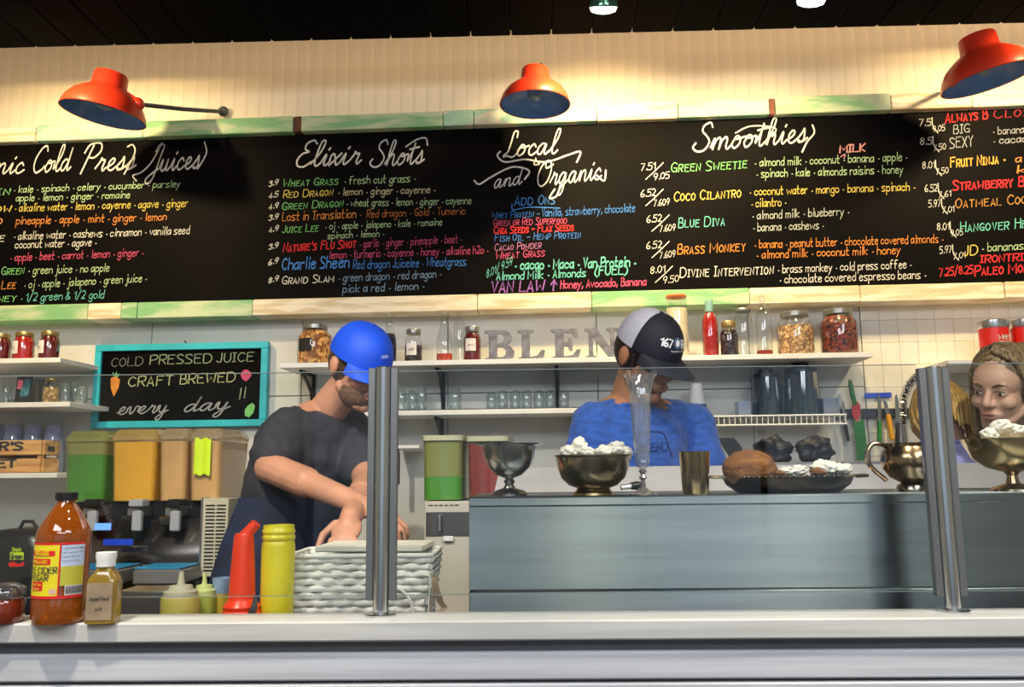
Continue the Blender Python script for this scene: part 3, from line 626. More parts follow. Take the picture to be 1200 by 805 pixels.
# mat under the small glasses
pa, pb = at(452, zB, YS+0.05), at(795, zB, YS+0.05)
mt = thing('shelf_mat', 'thin dark rubber mat under the small glasses', 'mat', (pa+pb)/2, -TW)
hw = (pb-pa).length/2
MB().bbox(-hw, hw, -0.02, 0.15, 0.0, 0.004, 0.001).obj('mat_sheet', BLACKP, mt)
# white wire shelf
wz = zat(905, 487, YS+0.03); pa, pb = at(815, wz, YS+0.03), at(992, wz, YS+0.03)
ws = thing('wire_shelf', 'white wire shelf carrying the blender jars', 'shelf', (pa+pb)/2, -TW)
hw = (pb-pa).length/2; WIRE = mat('white_wire', (0.85, 0.85, 0.85), 0.35)
for z_ in (0, -0.033): MB().tube([(-hw, 0, z_), (hw, 0, z_)], 0.0032, 8).obj('rail', WIRE, ws)
MB().tube([(-hw, YW-YS-0.04, 0), (hw, YW-YS-0.04, 0)], 0.0032, 8).obj('rail', WIRE, ws)
n = 28
wr_ = MB().tube([(0, 0.0, -0.033), (0, 0.0, -0.001), (0, 0.02, -0.001), (0, YW-YS-0.04, -0.001)], 0.0016, 6).mesh('cross_wire', WIRE)
for i in range(n): inst(wr_, 'cross_wire', ws, (-hw+0.004+(2*hw-0.008)*i/(n-1), 0, 0))
MB().box(-hw+0.01, hw-0.01, 0.004, YW-YS-0.045, 0.0015, 0.0035).obj('liner', BLACKP, ws, 0)
# ------------------------------------------------------------------ jars and bottles
JG = glass('jar_glass', (0.95, 0.97, 0.97), 0.06, 0.03)
LIDG = mat('galvanised_lid', (0.30, 0.31, 0.30), 0.35, 0.8, var=0.15, scale=40)
LIDC = mat('brass_lid', (0.45, 0.32, 0.12), 0.35, 0.8, var=0.15, scale=40)
LABW = mat('paper_label', (0.72, 0.70, 0.70), 0.7, var=0.08, scale=30)
LABB = mat('black_label', (0.01, 0.01, 0.01), 0.7)
INK = mat('dark_ink', (0.03, 0.03, 0.05), 0.8)
PRETZ = mat('pretzel_mix', (0.85, 0.45, 0.14), 0.6, scale=75, col2=(0.30, 0.10, 0.02), lo=0.25, hi=0.6, bump=0.9, tex='voronoi')
GRAN = mat('granola', (0.75, 0.48, 0.22), 0.7, scale=110, col2=(0.25, 0.14, 0.08), lo=0.2, hi=0.7, bump=0.9, tex='voronoi')
CRAN = mat('dark_cranberries', (0.22, 0.03, 0.02), 0.4, scale=90, col2=(0.03, 0.006, 0.01), lo=0.3, hi=0.8, bump=0.9, tex='voronoi')
BEANS = mat('dark_beans', (0.05, 0.035, 0.05), 0.35, scale=80, col2=(0.008, 0.006, 0.01), lo=0.3, hi=0.8, bump=0.9, tex='voronoi')
REDJ = mat('red_syrup', (0.42, 0.012, 0.012), 0.25, var=0.1, coat=0.5)
DREDJ = mat('dark_red_jam', (0.13, 0.008, 0.012), 0.25, var=0.2, coat=0.5)
PINKL = mat('pink_red_liquid', (0.55, 0.06, 0.03), 0.25, coat=0.5)
NAVYL = mat('dark_navy_liquid', (0.008, 0.012, 0.05), 0.25, coat=0.5)
def rsq(r, w=0.0): return (lambda a, rr, z: rr*(1+0.06*math.cos(4*a)*w))
def cyl_label(t, m, R_, z0, z1, a0, a1, text=None, inkm=None, name='label', off=0.0012, lines=None):
    n = 14; mb = MB(); rings = []
    for z in (z0, z1):
        for rr in (R_+off,): rings.append([(rr*math.cos(a0+(a1-a0)*i/n), rr*math.sin(a0+(a1-a0)*i/n), z) for i in range(n+1)])
    mb.loft(rings, False, None, False); o = mb.obj(name, m, t, 60)
    for (tx, u0, u1, v, h, im, wd, caps) in (lines or []):
        sts, W = strokes(tx, caps, 0.0, False, 0)
        def mf(x, y):
            u = u0+(u1-u0)*x/W; a = a0+(a1-a0)*u; z = z0+(z1-z0)*v + y/7*h; rr = R_+off*1.6+0.0004
            return Vector((rr*math.cos(a), rr*math.sin(a), z))
        mm = MB(); ribbon(mm, [smoothp(q, 2) if len(q) > 8 else q for q in sts], mf, wd); mm.obj('lettering', im, o, 0)
    return o
def front_a(c, sp): return (-PI/2+c-sp, -PI/2+c+sp)
def jar(P, wd, h, cont, fill, lidm, lab, cat='jar', label=None, group=None, lidh=0.16, neck=0.74, sq=0.0, name='glass_jar', tilt=0):
    t = thing(name, lab, cat, P, -TW, group); r = wd/2; hb = h*(1-lidh)
    prof = [(0, 0.002), (r*0.88, 0.002), (r*0.97, r*0.08), (r, r*0.25), (r, hb*0.72), (r*0.96, hb*0.82), (r*neck*1.03, hb*0.93), (r*neck*0.98, hb), (r*neck*0.98, h*0.99)]
    rings = [[((rr*(1+sq*0.07*math.cos(4*(2*PI*j/32)))*math.cos(2*PI*j/32)), (rr*(1+sq*0.07*math.cos(4*(2*PI*j/32)))*math.sin(2*PI*j/32)), z) for j in range(32)] for rr, z in [(max(a, 1e-4), b) for a, b in prof]]
    MB().loft(rings, False).obj('glass', JG, t, 60)
    if fill > 0:
        hf = hb*0.92*fill+0.005
        pr = [(0, 0.004), (r*0.86, 0.004), (r*0.94, r*0.12), (r*0.965, r*0.28), (r*0.965, min(hf, hb*0.72))]
        if hf > hb*0.74: pr += [(r*0.92, min(hf, hb*0.82)), (r*neck*0.97, hf)]
        pr += [(0, hf)]
        MB().lathe(pr, 32).obj('contents', cont, t, 60)
    if lidm:
        rl = r*neck*1.05
        MB().lathe([(0, h), (rl*0.95, h), (rl, h-0.003), (rl, hb+0.002), (rl*0.97, hb), (0, hb)], 32).obj('lid', lidm, t)
    if label:
        lm, z0, z1, c, sp, ln = label
        a0, a1 = front_a(c, sp); cyl_label(t, lm, r*(1.0+sq*0.04), h*z0, h*z1, a0, a1, lines=ln)
    return t
def bottle(P, wd, h, prof, cont, fill, lab, stop=None, name='glass_bottle', gm=None, group=None, label=None, cat='bottle', n=28):
    t = thing(name, lab, cat, P, -TW, group); r = wd/2
    pp = [(a*r, b*h) for a, b in prof]
    rings = [[(max(a, 1e-4)*math.cos(2*PI*j/n), max(a, 1e-4)*math.sin(2*PI*j/n), z) for j in range(n)] for a, z in pp]
    MB().loft(rings, False).obj('glass', gm or JG, t, 60)
    if fill > 0:
        q = [(0, 0.003)]+[(a*0.94, max(b, 0.003)) for a, b in pp if b < fill*h and a > 0.01]
        # radius at the fill height
        rr = q[-1][0]
        for (a1, b1), (a2, b2) in zip(pp[:-1], pp[1:]):
            if b1 <= fill*h <= b2 and b2 > b1: rr = (a1+(a2-a1)*(fill*h-b1)/(b2-b1))*0.94
        q += [(rr, fill*h), (0, fill*h)]
        MB().lathe(q, n).obj('contents', cont, t, 60)
    if stop:
        sm, zr, z0, z1 = stop; MB().lathe([(0, z0*h), (zr*r, z0*h), (zr*r, z1*h-0.002), (zr*r*0.9, z1*h), (0, z1*h)], 20).obj('stopper', sm, t)
    if label:
        lm, z0, z1, c, sp, ln, rr = label; a0, a1 = front_a(c, sp); cyl_label(t, lm, r*rr, h*z0, h*z1, a0, a1, lines=ln)
    return t
YO = YS+0.09
CARAFE = [(0, 0), (0.92, 0.0), (1.0, 0.03), (1.0, 0.38), (0.92, 0.5), (0.55, 0.70), (0.48, 0.80), (0.60, 0.93), (0.66, 0.97), (0.64, 1.0)]
SODA = [(0, 0), (0.95, 0.0), (1.0, 0.03), (1.0, 0.55), (0.9, 0.66), (0.45, 0.80), (0.40, 0.97), (0.42, 1.0)]
def F(pl, pr, top, z, Y=None): return fit(pl, pr, top, z, Y or YO)
P, wd, h = F(349, 388, 381, zA); jar(P, wd, h, PRETZ, 1.0, LIDG, 'large square jar of pretzel mix with a black label', label=(LABB, 0.32, 0.62, -0.35, 0.45, []), sq=1, neck=0.70, lidh=0.12)
P, wd, h = F(447, 465, 368, zA); bottle(P, wd, h, CARAFE, NAVYL, 0.60, 'clear carafe of dark syrup behind the blue cap')
P, wd, h = F(474, 495, 386, zA); jar(P, wd, h, BEANS, 0.62, LIDG, 'small mason jar of dark beans with a square white label', label=(LABW, 0.22, 0.56, -0.1, 0.6, [('JARS', 0.25, 0.75, 0.4, 0.008, INK, 1.2, False)]), neck=0.76)
P, wd, h = F(511, 531, 365, zA); bottle(P, wd, h, CARAFE, PINKL, 0.17, 'clear carafe with a little red syrup at the bottom')
P, wd, h = fit(531, 546, 357, zA, YO+0.08); bottle(P, wd, h, SODA, None, 0, 'slim clear bottle behind the dark red mason jar', stop=(LIDG, 0.5, 0.96, 1.0))
P, wd, h = F(543, 564, 383, zA); jar(P, wd, h, DREDJ, 1.0, LIDG, 'mason jar of dark red syrup beside the metal letter B', label=(LABW, 0.30, 0.64, -0.1, 0.6, [('JAM', 0.25, 0.75, 0.4, 0.008, INK, 1.2, False)]), neck=0.76)
P, wd, h = F(782, 808, 346, zA, YO-0.03)
jar(P, wd, h, mat('cream_powder', (0.78, 0.70, 0.50), 0.8, var=0.1, scale=30), 0.86, mat('orange_lid', (0.75, 0.20, 0.05), 0.4), 'tall jar of cream powder with an orange ring lid behind the trucker cap', neck=0.9, lidh=0.04)
P, wd, h = F(824, 843, 352, zA)
bottle(P, wd, h, [(0, 0), (0.96, 0), (1, 0.02), (1, 0.62), (0.85, 0.70), (0.42, 0.82), (0.38, 0.96), (0.42, 1.0)], REDJ, 0.78, 'tall bottle of red syrup with a pale teal neck', stop=(mat('teal_neck_wrap', (0.22, 0.45, 0.42), 0.4), 0.5, 0.80, 1.0))
P, wd, h = F(845, 866, 377, zA); jar(P, wd, h, BEANS, 0.95, LIDC, 'small mason jar packed with black beans beside the red syrup bottle', neck=0.76)
P, wd, h = F(887, 906, 345, zA); bottle(P, wd, h, [(0, 0), (0.96, 0), (1, 0.02), (1, 0.55), (0.9, 0.66), (0.5, 0.78), (0.34, 0.86), (0.32, 0.96), (0.38, 1.0)], mat('dried_chilli', (0.25, 0.02, 0.01), 0.6, bump=0.6, bscale=80), 0.10, 'tall clear bottle with red chillies at its bottom')
P, wd, h = fit(862, 884, 362, zA, YO+0.07); jar(P, wd, h, None, 0, LIDG, 'empty clear jar behind the tall clear bottle', neck=0.8, lidh=0.06)
P, wd, h = F(913, 954, 366, zA); jar(P, wd, h, GRAN, 0.80, LIDG, 'large glass jar of granola', neck=0.74, lidh=0.12, sq=0.6)
P, wd, h = F(964, 1006, 363, zA); jar(P, wd, h, CRAN, 1.0, LIDG, 'large glass jar of dark red dried berries at the shelf end', neck=0.74, lidh=0.12, sq=0.6)
# upper left shelf: jam jars
YJ = YL_+0.06
for pl, pr, top, cm, lab, cc in ((-13, 11, 392, DREDJ, 'jam jar cut by the left picture edge, dark contents', -0.3), (15, 38.5, 390, REDJ, 'jam jar with bright red contents and white label', -0.6), (45.5, 68, 389, DREDJ, 'jam jar with dark contents at the end of the left shelf', -0.6)):
    P, wd, h = fit(pl, pr, top, zC, YJ); jar(P, wd, h, cm, 1.0, LIDC, lab, label=(LABW, 0.20, 0.66, cc, 0.65, [('JAM', 0.3, 0.7, 0.4, 0.007, INK, 1.2, False)]), neck=0.80, group='jam jars on the upper left shelf')
# ------------------------------------------------------------------ metal letters
GALV = mat('galvanised_letter', (0.10, 0.105, 0.13), 0.5, 0.2, scale=30, col2=(0.22, 0.225, 0.27), lo=0.35, hi=0.65, bump=0.2)
LET = {
'B': [[(0, 0), (6.2, 0), (8.4, 1.2), (8.6, 3.0), (7.6, 4.6), (6.4, 5.2), (7.6, 6.0), (8.0, 7.6), (7.2, 9.2), (5.6, 10), (0, 10), (0, 9.1), (1.2, 8.7), (1.2, 1.3), (0, 0.9)], [(3.6, 1.3), (3.6, 4.5), (5.2, 4.4), (6.1, 3.4), (6.0, 2.0), (5.2, 1.3)], [(3.6, 5.7), (3.6, 8.7), (4.9, 8.7), (5.6, 7.9), (5.6, 6.6), (4.9, 5.8)]],
'L': [[(0, 0), (7.6, 0), (8.4, 3.2), (7.3, 3.4), (6.0, 1.6), (3.7, 1.2), (3.7, 8.7), (4.9, 9.1), (4.9, 10), (0, 10), (0, 9.1), (1.2, 8.7), (1.2, 1.3), (0, 0.9)]],
'E': [[(0, 0), (7.8, 0), (8.6, 3.2), (7.5, 3.4), (6.2, 1.5), (3.7, 1.2), (3.7, 4.4), (5.0, 4.2), (5.2, 2.9), (6.2, 2.9), (6.2, 7.1), (5.2, 7.1), (5.0, 5.8), (3.7, 5.7), (3.7, 8.8), (5.9, 8.6), (7.0, 7.0), (8.0, 7.2), (7.5, 10), (0, 10), (0, 9.1), (1.2, 8.7), (1.2, 1.3), (0, 0.9)]],
'N': [[(0, 0), (3.4, 0), (3.4, 0.9), (2.4, 1.3), (2.4, 7.2), (7.4, 0), (8.8, 0), (8.8, 8.7), (9.9, 9.1), (9.9, 10), (6.5, 10), (6.5, 9.1), (7.5, 8.7), (7.5, 3.9), (3.3, 10), (0, 10), (0, 9.1), (1.1, 8.7), (1.1, 1.3), (0, 0.9)]],
'D': [[(0, 0), (5.2, 0), (8.0, 2.0), (8.8, 5.0), (8.0, 8.0), (5.2, 10), (0, 10), (0, 9.1), (1.2, 8.7), (1.2, 1.3), (0, 0.9)], [(3.6, 1.3), (3.6, 8.7), (5.0, 8.5), (6.2, 7.0), (6.4, 5.0), (6.2, 3.0), (5.0, 1.5)]]}
def letter(ch, pl, pr, top, depth=0.012):
    P, wd, h = fit(pl, pr, top, zA, YS+0.06); t = thing('metal_letter', 'galvanised metal letter %s standing on the long shelf' % ch, 'letter', P, -TW, 'metal letters on the shelf')
    loops = LET[ch]; W = max(p[0] for p in loops[0]); kx = wd/W; kz = h/10
    bm = bmesh.new(); eds = []
    for lp in loops:
        vs = [bm.verts.new(((x-W/2)*kx, 0, z*kz)) for x, z in lp]
        for i in range(len(vs)): eds.append(bm.edges.new((vs[i], vs[(i+1) % len(vs)])))
    bmesh.ops.triangle_fill(bm, use_beauty=True, edges=eds)
    g = bmesh.ops.extrude_face_region(bm, geom=bm.faces[:]); vv = [e for e in g['geom'] if isinstance(e, bmesh.types.BMVert)]
    bmesh.ops.translate(bm, verts=vv, vec=(0, depth, 0)); bmesh.ops.recalc_face_normals(bm, faces=bm.faces)
    bmesh.ops.bevel(bm, geom=[e for e in bm.edges if e.calc_face_angle(0) > 0.6], offset=0.0012, segments=1, affect='EDGES')
    me = bpy.data.meshes.new('letter_plate'); bm.to_mesh(me); bm.free(); me.materials.append(GALV)
    o = bpy.data.objects.new('letter_plate', me); C.objects.link(o); o.parent = t
letter('B', 568, 603, 386.5); letter('L', 607, 639, 386); letter('E', 646, 681, 385); letter('N', 686, 725, 384); letter('D', 748, 781, 383)
# ------------------------------------------------------------------ small glasses and cups
def tumbler(P, wd, h, lab, grp, flip=True, gm=None):
    t = thing('small_glass', lab, 'glass', P, -TW, grp); r = wd/2
    pr = [(r*0.80, 0.0), (r*0.98, h*0.12), (r, h*0.5), (r*0.95, h*0.8), (r*0.6, h*0.97), (0, h)] if flip else [(0, 0.002), (r*0.7, 0), (r*0.85, h*0.2), (r, h*0.6), (r*0.95, h)]
    rings = [[(max(a, 1e-4)*math.cos(2*PI*j/20), max(a, 1e-4)*math.sin(2*PI*j/20), z) for j in range(20)] for a, z in pr]
    MB().loft(rings, False).obj('glass_body', gm or glass('tumbler_glass', (0.80, 0.86, 0.86), 0.12, 0.05, 0.12, (0.6, 0.7, 0.72)), t, 60)
    MB().lathe([(r*0.82, 0), (r*0.82, 0.003), (r*0.74, 0.003), (r*0.74, 0)], 20).obj('rim', glass('rim_glass', (0.7, 0.75, 0.75), 0.3, 0.05, 0.3, (0.7, 0.75, 0.75)), t)
    return t
cols = [576, 589, 604, 617.5, 632, 645, 661]
for i, c in enumerate(cols):
    P, wd, h = fit(c-6.3, c+6.3, 457 if i else 460, zB+0.004, YS+0.10); tumbler(P, wd, h, 'small glass on the dark mat, %s from the left of seven' % ('first', 'second', 'third', 'fourth', 'fifth', 'sixth', 'seventh')[i], 'row of small glasses on the mat')
P, wd, h = fit(526, 541, 454, zB+0.004, YS+0.10); tumbler(P, wd, h, 'small clear glass standing alone on the dark mat', 'row of small glasses on the mat')
for i, (c, tp) in enumerate(((470, 455), (483, 457), (494, 452))):
    P, wd, h = fit(c-6, c+6, tp, zB+0.004, YS+0.13); tumbler(P, wd, h, '%s clear glass of three beside the first guard post' % ('left', 'middle', 'right')[i], 'glasses beside the first guard post')
# middle left shelf
YD = YL_+0.08
P, wd, h = fit(16, 35, 441, zD, YD-0.02)
t = thing('postcard', 'dark postcard with a pink and teal picture on the left shelf', 'postcard', P, -TW)
MB().box(-wd/2, wd/2, 0, 0.002, 0, h, R(-0.08, 'X')).obj('card', mat('card_dark', (0.015, 0.02, 0.03), 0.4), t, 0)
MB().box(-wd*0.42, -wd*0.1, -0.001, 0, h*0.55, h*0.88, R(-0.08, 'X')).obj('pink_patch', mat('pink_print', (0.75, 0.15, 0.22), 0.5), t, 0)
MB().prism([(-wd*0.15, h*0.25), (wd*0.35, h*0.3), (wd*0.4, h*0.85), (wd*0.05, h*0.9), (-wd*0.2, h*0.5)], -0.001, 0, R(-0.08, 'X')).obj('teal_patch', mat('teal_print', (0.04, 0.16, 0.22), 0.5, var=0.4, scale=60), t, 0)
P, wd, h = fit(30, 43, 443, zD, YD+0.05)
t = thing('grey_box', 'narrow grey box behind the postcard', 'box', P, -TW); MB().bbox(-wd/2, wd/2, 0, 0.08, 0, h).obj('carton', mat('grey_card', (0.12, 0.12, 0.12), 0.7), t)
P, wd, h = fit(50, 68, 444, zD, YD); jar(P, wd, h, mat('oat_bits', (0.55, 0.36, 0.16), 0.7, scale=90, col2=(0.25, 0.15, 0.05), tex='voronoi', bump=0.6), 0.7, LIDC, 'clear jar of brown biscuits on the middle left shelf', neck=0.8, lidh=0.08)
for i, (c, tp) in enumerate(((76, 447), (88, 446), (95, 452))):
    P, wd, h = fit(c-6.5, c+6.5, tp, zD, YD+0.03*(1 if c != 88 else 2.6)); tumbler(P, wd, h, '%s clear glass at the end of the middle left shelf' % ('left', 'middle', 'right')[i], 'glasses on the middle left shelf')
for c in (6,): 
    P, wd, h = fit(c-6, c+6, 446, zD, YD+0.08); tumbler(P, wd, h, 'clear glass at the left picture edge on the middle shelf', 'glasses at the left edge')
# plastic cup stacks behind the crate
CUPP = glass('cup_plastic', (0.80, 0.85, 0.97), 0.12, 0.08, 0.35, (0.45, 0.52, 0.80))
for i, c in enumerate((-10, 12, 36, 60, 80)):
    P = at(c, zE, YL_+0.20); w_ = 24*mpp(P); h = zat(c, 497+i*0.5, YL_+0.20)-zE
    if i == 4: P = at(86, zE, YL_+0.2); P = at(56, zE, YL_+0.24) if 0 else P
    if i == 4: continue
    t = thing('cup_stack', '%s stack of clear plastic cups behind the wooden crate' % ('leftmost', 'second', 'third', 'rightmost')[i], 'cups', P, -TW, 'cup stacks behind the crate')
    k = 6; hh_ = h*0.55
    for j in range(k):
        z = (h-hh_)*j/(k-1); rings = [[(a*math.cos(2*PI*q/20), a*math.sin(2*PI*q/20), z+b) for q in range(20)] for a, b in ((w_*0.5, 0), (w_*0.5, 0.004), (w_*0.36, hh_-0.002), (w_*0.34, hh_))]
        MB().loft(rings, False).obj('cup', CUPP, t, 60)
# wooden crate
CRW = mat('crate_pine', (0.50, 0.24, 0.08), 0.6, scale=7, col2=(0.74, 0.44, 0.18), lo=0.4, hi=0.6, stretch=(0.6, 3, 7), bump=0.3)
YC = YL_+0.02; P = at(47, zE, YC); kz = mpp(P); zt = zat(20, 516, YC)
cr = thing('wooden_crate', 'pine market crate with black stencilled letters on the left shelf', 'crate', P, -TW)
H = zt-zE; W0 = 0.42; D = 0.12
for a_, b_ in ((0.002, H*0.44), (H*0.56, H)):
    MB().bbox(-W0, -0.003, 0.0, 0.010, a_, b_, 0.001).obj('slat', CRW, cr); MB().bbox(-W0, -0.003, D-0.01, D, a_, b_, 0.001).obj('slat', CRW, cr)
    MB().bbox(-0.006, 0.004, 0.011, D-0.011, a_, b_, 0.001).obj('end_board', CRW, cr); MB().bbox(-W0-0.004, -W0+0.006, 0.011, D-0.011, a_, b_, 0.001).obj('end_board', CRW, cr)
for y_ in (0.012, D-0.03): MB().bbox(-0.024, -0.007, y_, y_+0.018, 0.002, H-0.004, 0.001).obj('corner_post', CRW, cr)
MB().bbox(-W0+0.01, -0.01, 0.012, D-0.012, 0.002, 0.008, 0.001).obj('bottom_board', CRW, cr)
MB().bbox(0.0042, 0.0052, D*0.25, D*0.62, H*0.66, H*0.82, 0.0004).obj('hand_hole', BLACKP, cr)
MB().bbox(0.0042, 0.0052, D*0.2, D*0.75, H*0.47, H*0.53, 0.0004).obj('paper_tag', LABW, cr)
inv = cr.matrix_basis.inverted()
plane_text(cr, "FARMER'S", pt(-62, 528.5, YC), pt(26, 526.5, YC), 8.5*kz, INK, 'lettering', False, 0, False, 1.7, None, WN, 0.002, 0, inv)
plane_text(cr, "MARKET", pt(-52, 548.8, YC), pt(18, 547, YC), 8.5*kz, INK, 'lettering', False, 0, False, 1.7, None, WN, 0.002, 0, inv)
# ------------------------------------------------------------------ teal chalk sign
YG = 3.375
ts = thing('chalk_sign', 'teal-framed chalkboard sign about pressed juice hanging on the wall', 'chalkboard', pt(212, 500, YG), -TW)
inv = ts.matrix_basis.inverted()
def L2(px, py, dy=0.0): v = inv @ pt(px, py, YG); return (v.x, v.z)
o_ = [L2(107, 503.5), L2(312, 498), L2(315.5, 400), L2(114, 405)]; i_ = [L2(117.5, 496), L2(303, 490), L2(306, 407.5), L2(121, 412)]
x0, x1 = (o_[0][0]+o_[3][0])/2, (o_[1][0]+o_[2][0])/2; z0, z1 = (o_[0][1]+o_[1][1])/2, (o_[2][1]+o_[3][1])/2; f = 0.0275
for a in ((x0, x1, z0, z0+f), (x0, x1, z1-f, z1), (x0, x0+f, z0+f, z1-f), (x1-f, x1, z0+f, z1-f)): MB().bbox(a[0], a[1], -0.012, 0.016, a[2], a[3], 0.002).obj('frame_rail', TEAL, ts)
MB().box(x0+f, x1-f, 0.0, 0.01, z0+f, z1-f).obj('slate', BOARD, ts, 0)
def sl(px0, py0, px1, py1, hpx, tx, m, **k):
    P0, P1 = pt(px0, py0, YG), pt(px1, py1, YG); plane_text(ts, tx, P0, P1, hpx*mpp(P0), m, 'lettering', k.get('caps', False), k.get('slant', 0.05), k.get('script', False), k.get('wd', 0.7), None, WN, 0.0015, 0.15, inv)
DG = chalk('dim_green', (0.30, 0.42, 0.28))
sl(131, 430, 167, 428, 10, 'COLD', chalk('dim_grey', (0.20, 0.20, 0.20))); sl(176, 427, 248, 425, 10.5, 'PRESSED', DG); sl(254, 425, 297, 423, 10.5, 'JUICE', DG)
sl(151, 453, 202, 451, 11, 'CRAFT', chalk('lime_grey', (0.55, 0.62, 0.35))); sl(211, 450, 275, 447, 11, 'BREWED', chalk('lime_grey', (0.55, 0.62, 0.35)))
sl(137, 486, 196, 483, 19, 'every', CGY, script=True, slant=0.3, wd=0.5); sl(214, 483, 268, 479, 19, 'day', CGY, script=True, slant=0.3, wd=0.5); sl(279, 468, 287, 466, 12, '!!', DG, slant=0.1)
def patch(pts, m, name): 
    q = [L2(*p) for p in pts]; mm = MB(); mm.add([(a, -0.0015, b) for a, b in q], [tuple(range(len(q)))]); mm.obj(name, m, ts, 0)
patch([(130, 443), (136, 441), (141, 445), (139, 455), (133.5, 465), (130, 455)], CO, 'carrot_drawing')
patch([(133, 441), (132, 436), (135, 439), (137, 435), (137.5, 439), (141, 438), (138, 442)], CG, 'carrot_top_drawing')
patch([(282, 439), (285, 434), (289, 433), (294, 436), (295, 440), (291, 445), (288, 447), (284, 444)], CP, 'radish_drawing')
patch([(291, 475), (296, 472), (299, 476), (297, 484), (292, 489), (287, 487), (287, 480)], CG, 'leaf_drawing')
MB().tube([(0, 0.012, z1+0.004), (0, -0.005, z1+0.010)], 0.003, 8).obj('hanging_nail', BLACKM, ts)
# ------------------------------------------------------------------ items on the wire shelf
zW = wz+0.0036; YW_ = YS+0.12
BLJ = glass('blender_jar_plastic', (0.35, 0.46, 0.58), 0.10, 0.06, 0.30, (0.06, 0.12, 0.19))
BLD = mat('blender_lid_navy', (0.01, 0.02, 0.045), 0.4)
def blender_jar(pl, pr, top, lab):
    P, wd, h = fit(pl, pr, top, zW, YW_); t = thing('blender_jar', lab, 'blender jar', P, -TW, 'upturned blender jars'); r = wd/2
    hl = h*0.82; n = 32
    def sq(a): return 1+0.06*math.cos(4*a)
    rings = [[(rr*sq(2*PI*j/n)*math.cos(2*PI*j/n), rr*sq(2*PI*j/n)*math.sin(2*PI*j/n), z) for j in range(n)] for rr, z in ((r, 0), (r*1.0, 0.006), (r*0.94, hl*0.5), (r*0.86, hl))]
    MB().loft(rings, False).obj('pitcher', BLJ, t, 60)
    MB().lathe([(0, hl), (r*0.88, hl), (r*0.9, hl+0.006), (r*0.84, h*0.90), (r*0.5, h*0.92), (r*0.45, h), (0, h)], 28).obj('base_collar', BLD, t)
    bars = MB(); 
    for k in range(3): a = -PI/2-0.5+k*0.5; bars.tube([(r*0.98*math.cos(a), r*0.98*math.sin(a), 0.004), (r*0.86*math.cos(a), r*0.86*math.sin(a), hl)], 0.0025, 6)
    bars.obj('moulded_rib', BLJ, t); MB().tube([(0, r*0.9, hl*0.85), (0, r*1.25, hl*0.8), (0, r*1.3, hl*0.3), (0, r*0.98, hl*0.2)], 0.007, 8).obj('handle', BLJ, t)
blender_jar(883, 917, 433, 'bluish blender jar upside down, the shorter left one')
blender_jar(921, 962, 426, 'bluish blender jar upside down, the taller right one')
P, wd, h = fit(806, 829, 443, zW, YW_)
t = thing('cup_stack', 'stack of white paper cups with a blue band on the wire shelf', 'cups', P, -TW); CW_ = mat('white_cup', (0.82, 0.84, 0.88), 0.5); CBL = mat('blue_band', (0.02, 0.10, 0.42), 0.4)
MB().lathe([(0, 0), (wd*0.5, 0), (wd*0.5, 0.004), (wd*0.46, h*0.18), (0, h*0.18)], 24).obj('rim_cup', CW_, t)
MB().lathe([(0, h*0.18), (wd*0.47, h*0.18), (wd*0.46, h*0.32), (0, h*0.32)], 24).obj('band', CBL, t)
for k in range(5):
    z0 = h*(0.32+0.10*k); MB().lathe([(wd*(0.44-0.03*k), z0), (wd*(0.40-0.03*k), z0+h*0.10), (wd*(0.33-0.02*k), z0+h*0.14), (0, z0+h*0.14)], 24).obj('cup', CW_, t)
CLP = glass('organiser_plastic', (0.8, 0.86, 0.95), 0.1, 0.1, 0.25, (0.5, 0.6, 0.8))
for pl, pr, tp, lab in ((866, 880, 470, 'small clear plastic bin left of the blender jars'), (966, 984, 466, 'small clear plastic bin right of the blender jars')):
    P, wd, h = fit(pl, pr, tp, zW, YW_-0.04); t = thing('plastic_bin', lab, 'bin', P, -TW)
    m_ = MB(); 
    for a in ((-wd/2, wd/2, 0, 0.002, 0, h), (-wd/2, wd/2, 0.07, 0.072, 0, h), (-wd/2, -wd/2+0.002, 0.002, 0.07, 0, h), (wd/2-0.002, wd/2, 0.002, 0.07, 0, h), (-wd/2, wd/2, 0.002, 0.07, 0, 0.002)): m_.box(*a)
    m_.obj('bin_shell', CLP, t, 0)
